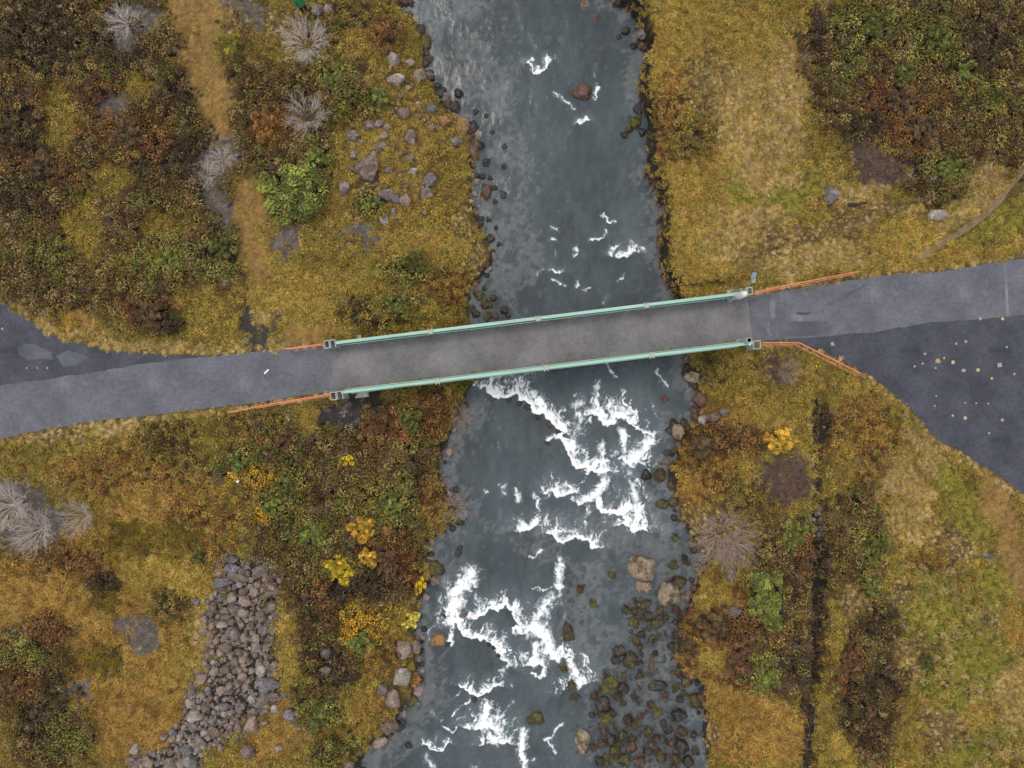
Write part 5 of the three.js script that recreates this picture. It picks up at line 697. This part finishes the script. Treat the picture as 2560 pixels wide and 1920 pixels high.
// ------------------------------------------------------------------ weed on the rocks of the shallows
{
  const wl = [], add = (x, y, z, s, c) => { EU.set(rr(-0.3, 0.3), rnd() * 6.28, rr(-0.3, 0.3)); wl.push([new THREE.Matrix4().compose(new THREE.Vector3(x, y, z), Q4.setFromEuler(EU), new THREE.Vector3(s, s * 0.6, s)), c]); };
  const wp = pal([62, 48, 28], [50, 40, 24], [76, 66, 32], [44, 34, 24], [84, 60, 34]);
  scene.traverse((o) => { if (o.userData.group === 'weedy rocks of the shallows' || /weedy|mossy|moss-green/.test(o.userData.label || '') && /^river_rock/.test(o.name)) { const R = Math.max(o.scale.x, o.scale.z); for (let k = 0; k < 6 + R * 44; k++) { const a = rnd() * 6.283, r = Math.sqrt(rnd()) * R * 1.25, top = o.position.y + o.scale.y * 0.86 * Math.sqrt(Math.max(0, 1 - (r / (R * 1.05)) ** 2)); if (rnd() < 0.55) add(o.position.x + Math.cos(a) * r, Math.max(YW - 0.03, top - 0.02), o.position.z + Math.sin(a) * r, rr(0.25, 0.6), wp[(rnd() * 5) | 0]); } } });
  for (let k = 0; k < 1500; k++) { const x = rr(1485, 1755), y = rr(1490, 1925); if (fbm(x * 0.022, y * 0.022, 3) < 0.6 || (x < 1500 + (1700 - y) * 0.35)) continue; const q = PW(x, y); if (sample(gRiver, q[0], q[1]) > 0) continue; add(q[0], YW - rr(0, 0.05), q[1], rr(0.4, 0.8), wp[(rnd() * 5) | 0]); }
  const im = new THREE.InstancedMesh(PROTO.sprig[0], leafMat, wl.length), c = new THREE.Color(); wl.forEach(([m, cc], i) => { im.setMatrixAt(i, m); im.setColorAt(i, c.setRGB(...cc)); });
  im.name = 'water_weed'; im.castShadow = im.receiveShadow = true; tag(im, 'brown weed matted over rocks in the still shallows', 'weed', undefined, 'stuff'); scene.add(im);
}

// ------------------------------------------------------------------ stones on the riverbed
{
  const L = []; for (let t = 0; t < 2600; t++) { const x = rr(-9, 11.5), z = rr(-24, 24); if (sample(gRiver, x, z) < -0.15) L.push([x, z]); }
  const im = new THREE.InstancedMesh(rockGeo[5], new THREE.MeshStandardMaterial({ roughness: 0.9 }), L.length), c = new THREE.Color();
  L.forEach(([x, z], i) => { const s = rr(0.05, 0.17) * (rnd() < 0.1 ? 1.8 : 1); EU.set(0, rnd() * 6.28, 0); E4.compose(new THREE.Vector3(x, Math.min(height(x, z) + s * 0.1, YW - s * 0.55), z), Q4.setFromEuler(EU), new THREE.Vector3(s, s * 0.5, s * rr(0.7, 1.3))); im.setMatrixAt(i, E4); im.setColorAt(i, c.setRGB(...rgb(...(rnd() < 0.75 ? [50, 46, 42] : [82, 74, 68])))); });
  im.name = 'riverbed_gravel'; im.receiveShadow = true; tag(im, 'dark and pale stones lying on the riverbed', 'gravel', undefined, 'stuff'); scene.add(im);
}

// ------------------------------------------------------------------ small things on the ground
{
  const log = (px, py, len, r, turn, label, c) => { const [x, y, z] = standAt(px, py), o = tag(group('fallen_log', x, y + r * 0.6, z), label, 'log'); const L = len * M, g = tube([new THREE.Vector3(-L / 2, 0, 0), new THREE.Vector3(-L * 0.1, 0.03, 0.04), new THREE.Vector3(L / 2, 0, -0.02)], r, r * 0.8, 10, 9); part('trunk', g, new THREE.MeshStandardMaterial({ color: col(...c), roughness: 0.9 }), o); part('broken_end', new THREE.CircleGeometry(r * 0.98, 9).rotateY(-Math.PI / 2).translate(-L / 2, 0, 0), new THREE.MeshStandardMaterial({ color: col(96, 78, 60), roughness: 0.9, side: THREE.DoubleSide }), o); part('branch_stub', tube([new THREE.Vector3(L * 0.3, 0, 0), new THREE.Vector3(L * 0.34, 0.05, 0.12), new THREE.Vector3(L * 0.36, 0.08, 0.2)], r * 0.4, r * 0.2, 4, 6), stemMat, o); o.rotation.y = turn; };
  log(2142, 511, 48, 0.11, 0.08, 'dark fallen log beside the dark grey boulder', [44, 38, 32]);
  const crumple = (r) => { const g = mergeVertices(new THREE.IcosahedronGeometry(1, 2).deleteAttribute('uv').deleteAttribute('normal')), p = g.attributes.position; for (let i = 0; i < p.count; i++) { const k = rr(0.6, 1.15); p.setXYZ(i, p.getX(i) * k * r, p.getY(i) * k * r * 0.25, p.getZ(i) * k * r * rr(0.9, 1.1)); } g.computeVertexNormals(); return g; };
  const scrap = put('paper_scrap', (() => { const g = new THREE.PlaneGeometry(0.34, 0.1, 8, 3).rotateX(-Math.PI / 2), p = g.attributes.position; for (let i = 0; i < p.count; i++) p.setY(i, 0.03 + 0.03 * vnoise(p.getX(i) * 14, p.getZ(i) * 20)); g.computeVertexNormals(); return g; })(), new THREE.MeshStandardMaterial({ color: col(214, 214, 222), roughness: 0.7, side: THREE.DoubleSide }));
  const sp = PL(667, 929); scrap.position.set(sp[0], 0.01, sp[1]); scrap.rotation.y = 0.75; tag(scrap, 'small white paper scrap lying on the grey path', 'litter');
  const white = put('paper_scrap', crumple(0.09), whitePaint), wp = standAt(600, 1202); white.position.set(wp[0], wp[1] + 0.35, wp[2]); tag(white, 'crumpled white scrap caught in green scrub', 'litter');
  const leafGeo = [crumple(0.1), crumple(0.1), crumple(0.1)], lm = [[176, 168, 128], [150, 148, 138], [168, 140, 104]].map((c) => new THREE.MeshStandardMaterial({ color: col(...c), roughness: 0.95 }));
  const spots = [[2344, 902, 1.6, 2], [2382, 906, 1.2, 0], [2408, 926, 1.2, 1], [2444, 925, 1.1, 0], [2498, 913, 1.5, 1], [2414, 854, 0.9, 1], [2390, 859, 0.8, 1], [2479, 946, 0.8, 0], [2412, 1045, 1.1, 0], [2381, 1039, 0.7, 0], [2450, 797, 1.0, 1], [2506, 797, 1.0, 0], [2312, 885, 0.8, 1], [2306, 909, 0.7, 1], [2286, 916, 0.7, 1], [2338, 920, 0.7, 1], [2440, 1008, 0.6, 1], [2412, 1007, 0.6, 1], [2470, 1009, 0.6, 1], [2340, 990, 0.6, 1], [2081, 860, 1.2, 1], [2505, 1050, 1.0, 1], [2535, 935, 0.8, 1], [2516, 868, 0.7, 1], [119, 920, 0.7, 1], [95, 920, 0.5, 1], [68, 920, 0.6, 1], [7, 822, 0.8, 1], [2360, 895, 0.8, 2], [2472, 1083, 0.7, 1], [2336, 1015, 0.6, 1]];
  for (const [px, py, s, c] of spots) { const m = put('leaf_clump', leafGeo[(rnd() * 3) | 0], lm[c]), q = PL(px, py); m.position.set(q[0], 0.022, q[1]); m.scale.setScalar(s); m.rotation.y = rnd() * 6; tag(m, px < 300 ? 'pale leaf clump on the western dark asphalt' : 'pale clump of fallen leaves on the dark road', 'leaf clump', px < 300 ? 'leaf clumps on the western asphalt' : 'leaf clumps on the dark road'); }
}

// ------------------------------------------------------------------ walker at the edge of the clearing
{
  const [x, y, z] = standAt(762, 29), o = tag(group('person', x, y, z), 'person in a green jacket and dark trousers standing beside the boulders', 'person');
  const cap = (p, a, b, ra, rb) => { const ex = b[0] - a[0], ey = b[1] - a[1], ez = b[2] - a[2], wx = p[0] - a[0], wy = p[1] - a[1], wz = p[2] - a[2], t = clamp((wx * ex + wy * ey + wz * ez) / (ex * ex + ey * ey + ez * ez + 1e-9), 0, 1); return Math.hypot(wx - ex * t, wy - ey * t, wz - ez * t) - mix(ra, rb, t); };
  const smin = (a, b, k) => { const h = clamp(0.5 + 0.5 * (b - a) / k, 0, 1); return mix(b, a, h) - k * h * (1 - h); };
  function mesh(caps, lo, size, res, k) {
    const mc = new MarchingCubes(res, stemMat, false, false, 120000); mc.isolation = 0;
    for (let c = 0; c < res; c++) for (let b = 0; b < res; b++) for (let a = 0; a < res; a++) { const p = [lo[0] + (a / res) * size, lo[1] + (b / res) * size, lo[2] + (c / res) * size]; let d = 1e3; for (const q of caps) d = smin(d, cap(p, ...q), k); mc.field[c * res * res + b * res + a] = -d; }
    mc.update(); const n = mc.count, P3 = new Float32Array(mc.positionArray.slice(0, n * 3)); for (let i = 0; i < n; i++) for (let q = 0; q < 3; q++) P3[i * 3 + q] = lo[q] + (P3[i * 3 + q] + 1) / 2 * size;
    const g = new THREE.BufferGeometry(); g.setAttribute('position', new THREE.BufferAttribute(P3, 3)); const m = mergeVertices(g, 1e-4); m.computeVertexNormals(); return m;
  }
  const hip = 0.92, sh = 1.44;
  const body = [[[0, 1.6, 0.02], [0, 1.68, 0.02], 0.085, 0.095], [[0, 1.45, 0], [0, 1.58, 0.01], 0.06, 0.055], [[0, 1.0, 0], [0, 1.38, 0], 0.13, 0.15], [[-0.14, 1.42, 0], [0.14, 1.42, 0], 0.07, 0.07]];
  const legs = [[[-0.1, hip, 0], [-0.11, 0.5, 0.03], 0.095, 0.07], [[-0.11, 0.5, 0.03], [-0.11, 0.08, 0], 0.065, 0.042], [[-0.11, 0.05, -0.04], [-0.13, 0.045, 0.15], 0.045, 0.04], [[0.1, hip, 0], [0.12, 0.5, 0.06], 0.095, 0.07], [[0.12, 0.5, 0.06], [0.14, 0.08, 0.1], 0.065, 0.042], [[0.14, 0.05, 0.06], [0.16, 0.045, 0.26], 0.045, 0.04]];
  const arms = [[[-0.2, sh, 0], [-0.27, 1.16, 0.02], 0.055, 0.045], [[-0.27, 1.16, 0.02], [-0.26, 0.92, 0.1], 0.042, 0.032], [[0.2, sh, 0], [0.29, 1.16, 0.04], 0.055, 0.045], [[0.29, 1.16, 0.04], [0.3, 0.93, 0.14], 0.042, 0.032]];
  const hand = (s, bx, by, bz) => { const h = [[[bx, by, bz], [bx, by - 0.07, bz + 0.02], 0.028, 0.03]]; for (let f = 0; f < 4; f++) { const ox = (f - 1.5) * 0.02; h.push([[bx + ox, by - 0.08, bz + 0.02], [bx + ox, by - 0.12 - (f === 1 || f === 2 ? 0.012 : 0), bz + 0.035], 0.009, 0.008], [[bx + ox, by - 0.125, bz + 0.035], [bx + ox, by - 0.16 - (f === 1 || f === 2 ? 0.012 : 0), bz + 0.03], 0.008, 0.007]); } h.push([[bx + s * 0.028, by - 0.03, bz + 0.02], [bx + s * 0.05, by - 0.08, bz + 0.045], 0.011, 0.009]); return h; };
  const skin = new THREE.MeshStandardMaterial({ color: col(206, 164, 140), roughness: 0.6 });
  const bodyGeo = mergeGeometries([mesh([...body, ...legs.map((c) => [c[0], c[1], c[2] * 0.85, c[3] * 0.85]), ...arms.map((c) => [c[0], c[1], c[2] * 0.8, c[3] * 0.8])], [-0.95, -0.05, -0.95], 1.9, 88, 0.05), mesh(hand(1, -0.26, 0.9, 0.11), [-0.36, 0.68, 0.03], 0.2, 52, 0.008), mesh(hand(-1, 0.3, 0.91, 0.15), [0.2, 0.69, 0.07], 0.2, 52, 0.008), mesh([[[0, 1.62, 0.03], [0, 1.7, 0.02], 0.08, 0.098], [[0, 1.645, 0.11], [0, 1.62, 0.13], 0.012, 0.016], [[-0.09, 1.64, 0.02], [-0.095, 1.67, 0.015], 0.014, 0.018], [[0.09, 1.64, 0.02], [0.095, 1.67, 0.015], 0.014, 0.018], [[-0.02, 1.585, 0.1], [0.02, 1.585, 0.1], 0.012, 0.012], [[0, 1.55, 0.07], [0, 1.57, 0.08], 0.03, 0.03]], [-0.2, 1.46, -0.2], 0.4, 56, 0.02)]);
  part('body', bodyGeo, skin, o);
  part('jacket', mesh([[[0, 0.8, 0], [0, 1.36, 0], 0.185, 0.17], [[-0.15, 1.41, 0], [0.15, 1.41, 0], 0.085, 0.085], [[-0.07, 0.8, 0.01], [0.07, 0.8, 0.01], 0.15, 0.15], ...arms.map((c) => [c[0], c[1], c[2] + 0.022, c[3] + 0.02])], [-0.6, 0.5, -0.6], 1.2, 72, 0.06), new THREE.MeshStandardMaterial({ color: col(62, 136, 86), roughness: 0.8 }), o);
  part('trousers', mesh(legs.filter((c) => c[0][1] > 0.2).map((c) => [c[0], c[1], c[2] + 0.012, c[3] + 0.02]), [-0.6, -0.1, -0.6], 1.2, 72, 0.05), new THREE.MeshStandardMaterial({ color: col(34, 34, 40), roughness: 0.85 }), o);
  for (const c of [legs[2], legs[5]]) part('boot', mesh([[c[0], c[1], 0.062, 0.055], [[c[0][0], 0.06, c[0][2]], [c[0][0], 0.14, c[0][2]], 0.06, 0.055]], [c[0][0] - 0.2, -0.06, c[0][2] - 0.12], 0.44, 44, 0.03), new THREE.MeshStandardMaterial({ color: col(30, 28, 28), roughness: 0.7 }), o);
  part('hair', mesh([[[0, 1.68, -0.015], [0, 1.72, -0.01], 0.105, 0.108], [[0, 1.6, -0.05], [0, 1.66, -0.04], 0.07, 0.09]], [-0.2, 1.48, -0.22], 0.42, 48, 0.03).translate(0, 0.012, -0.012), new THREE.MeshStandardMaterial({ color: col(72, 54, 40), roughness: 0.9 }), o);
  part('backpack', new RoundedBoxGeometry(0.3, 0.44, 0.16, 4, 0.06).translate(-0.02, 1.22, -0.24), new THREE.MeshStandardMaterial({ color: col(70, 110, 170), roughness: 0.8 }), o);
  o.rotation.y = 0.6;
}
renderer.render(scene, camera);
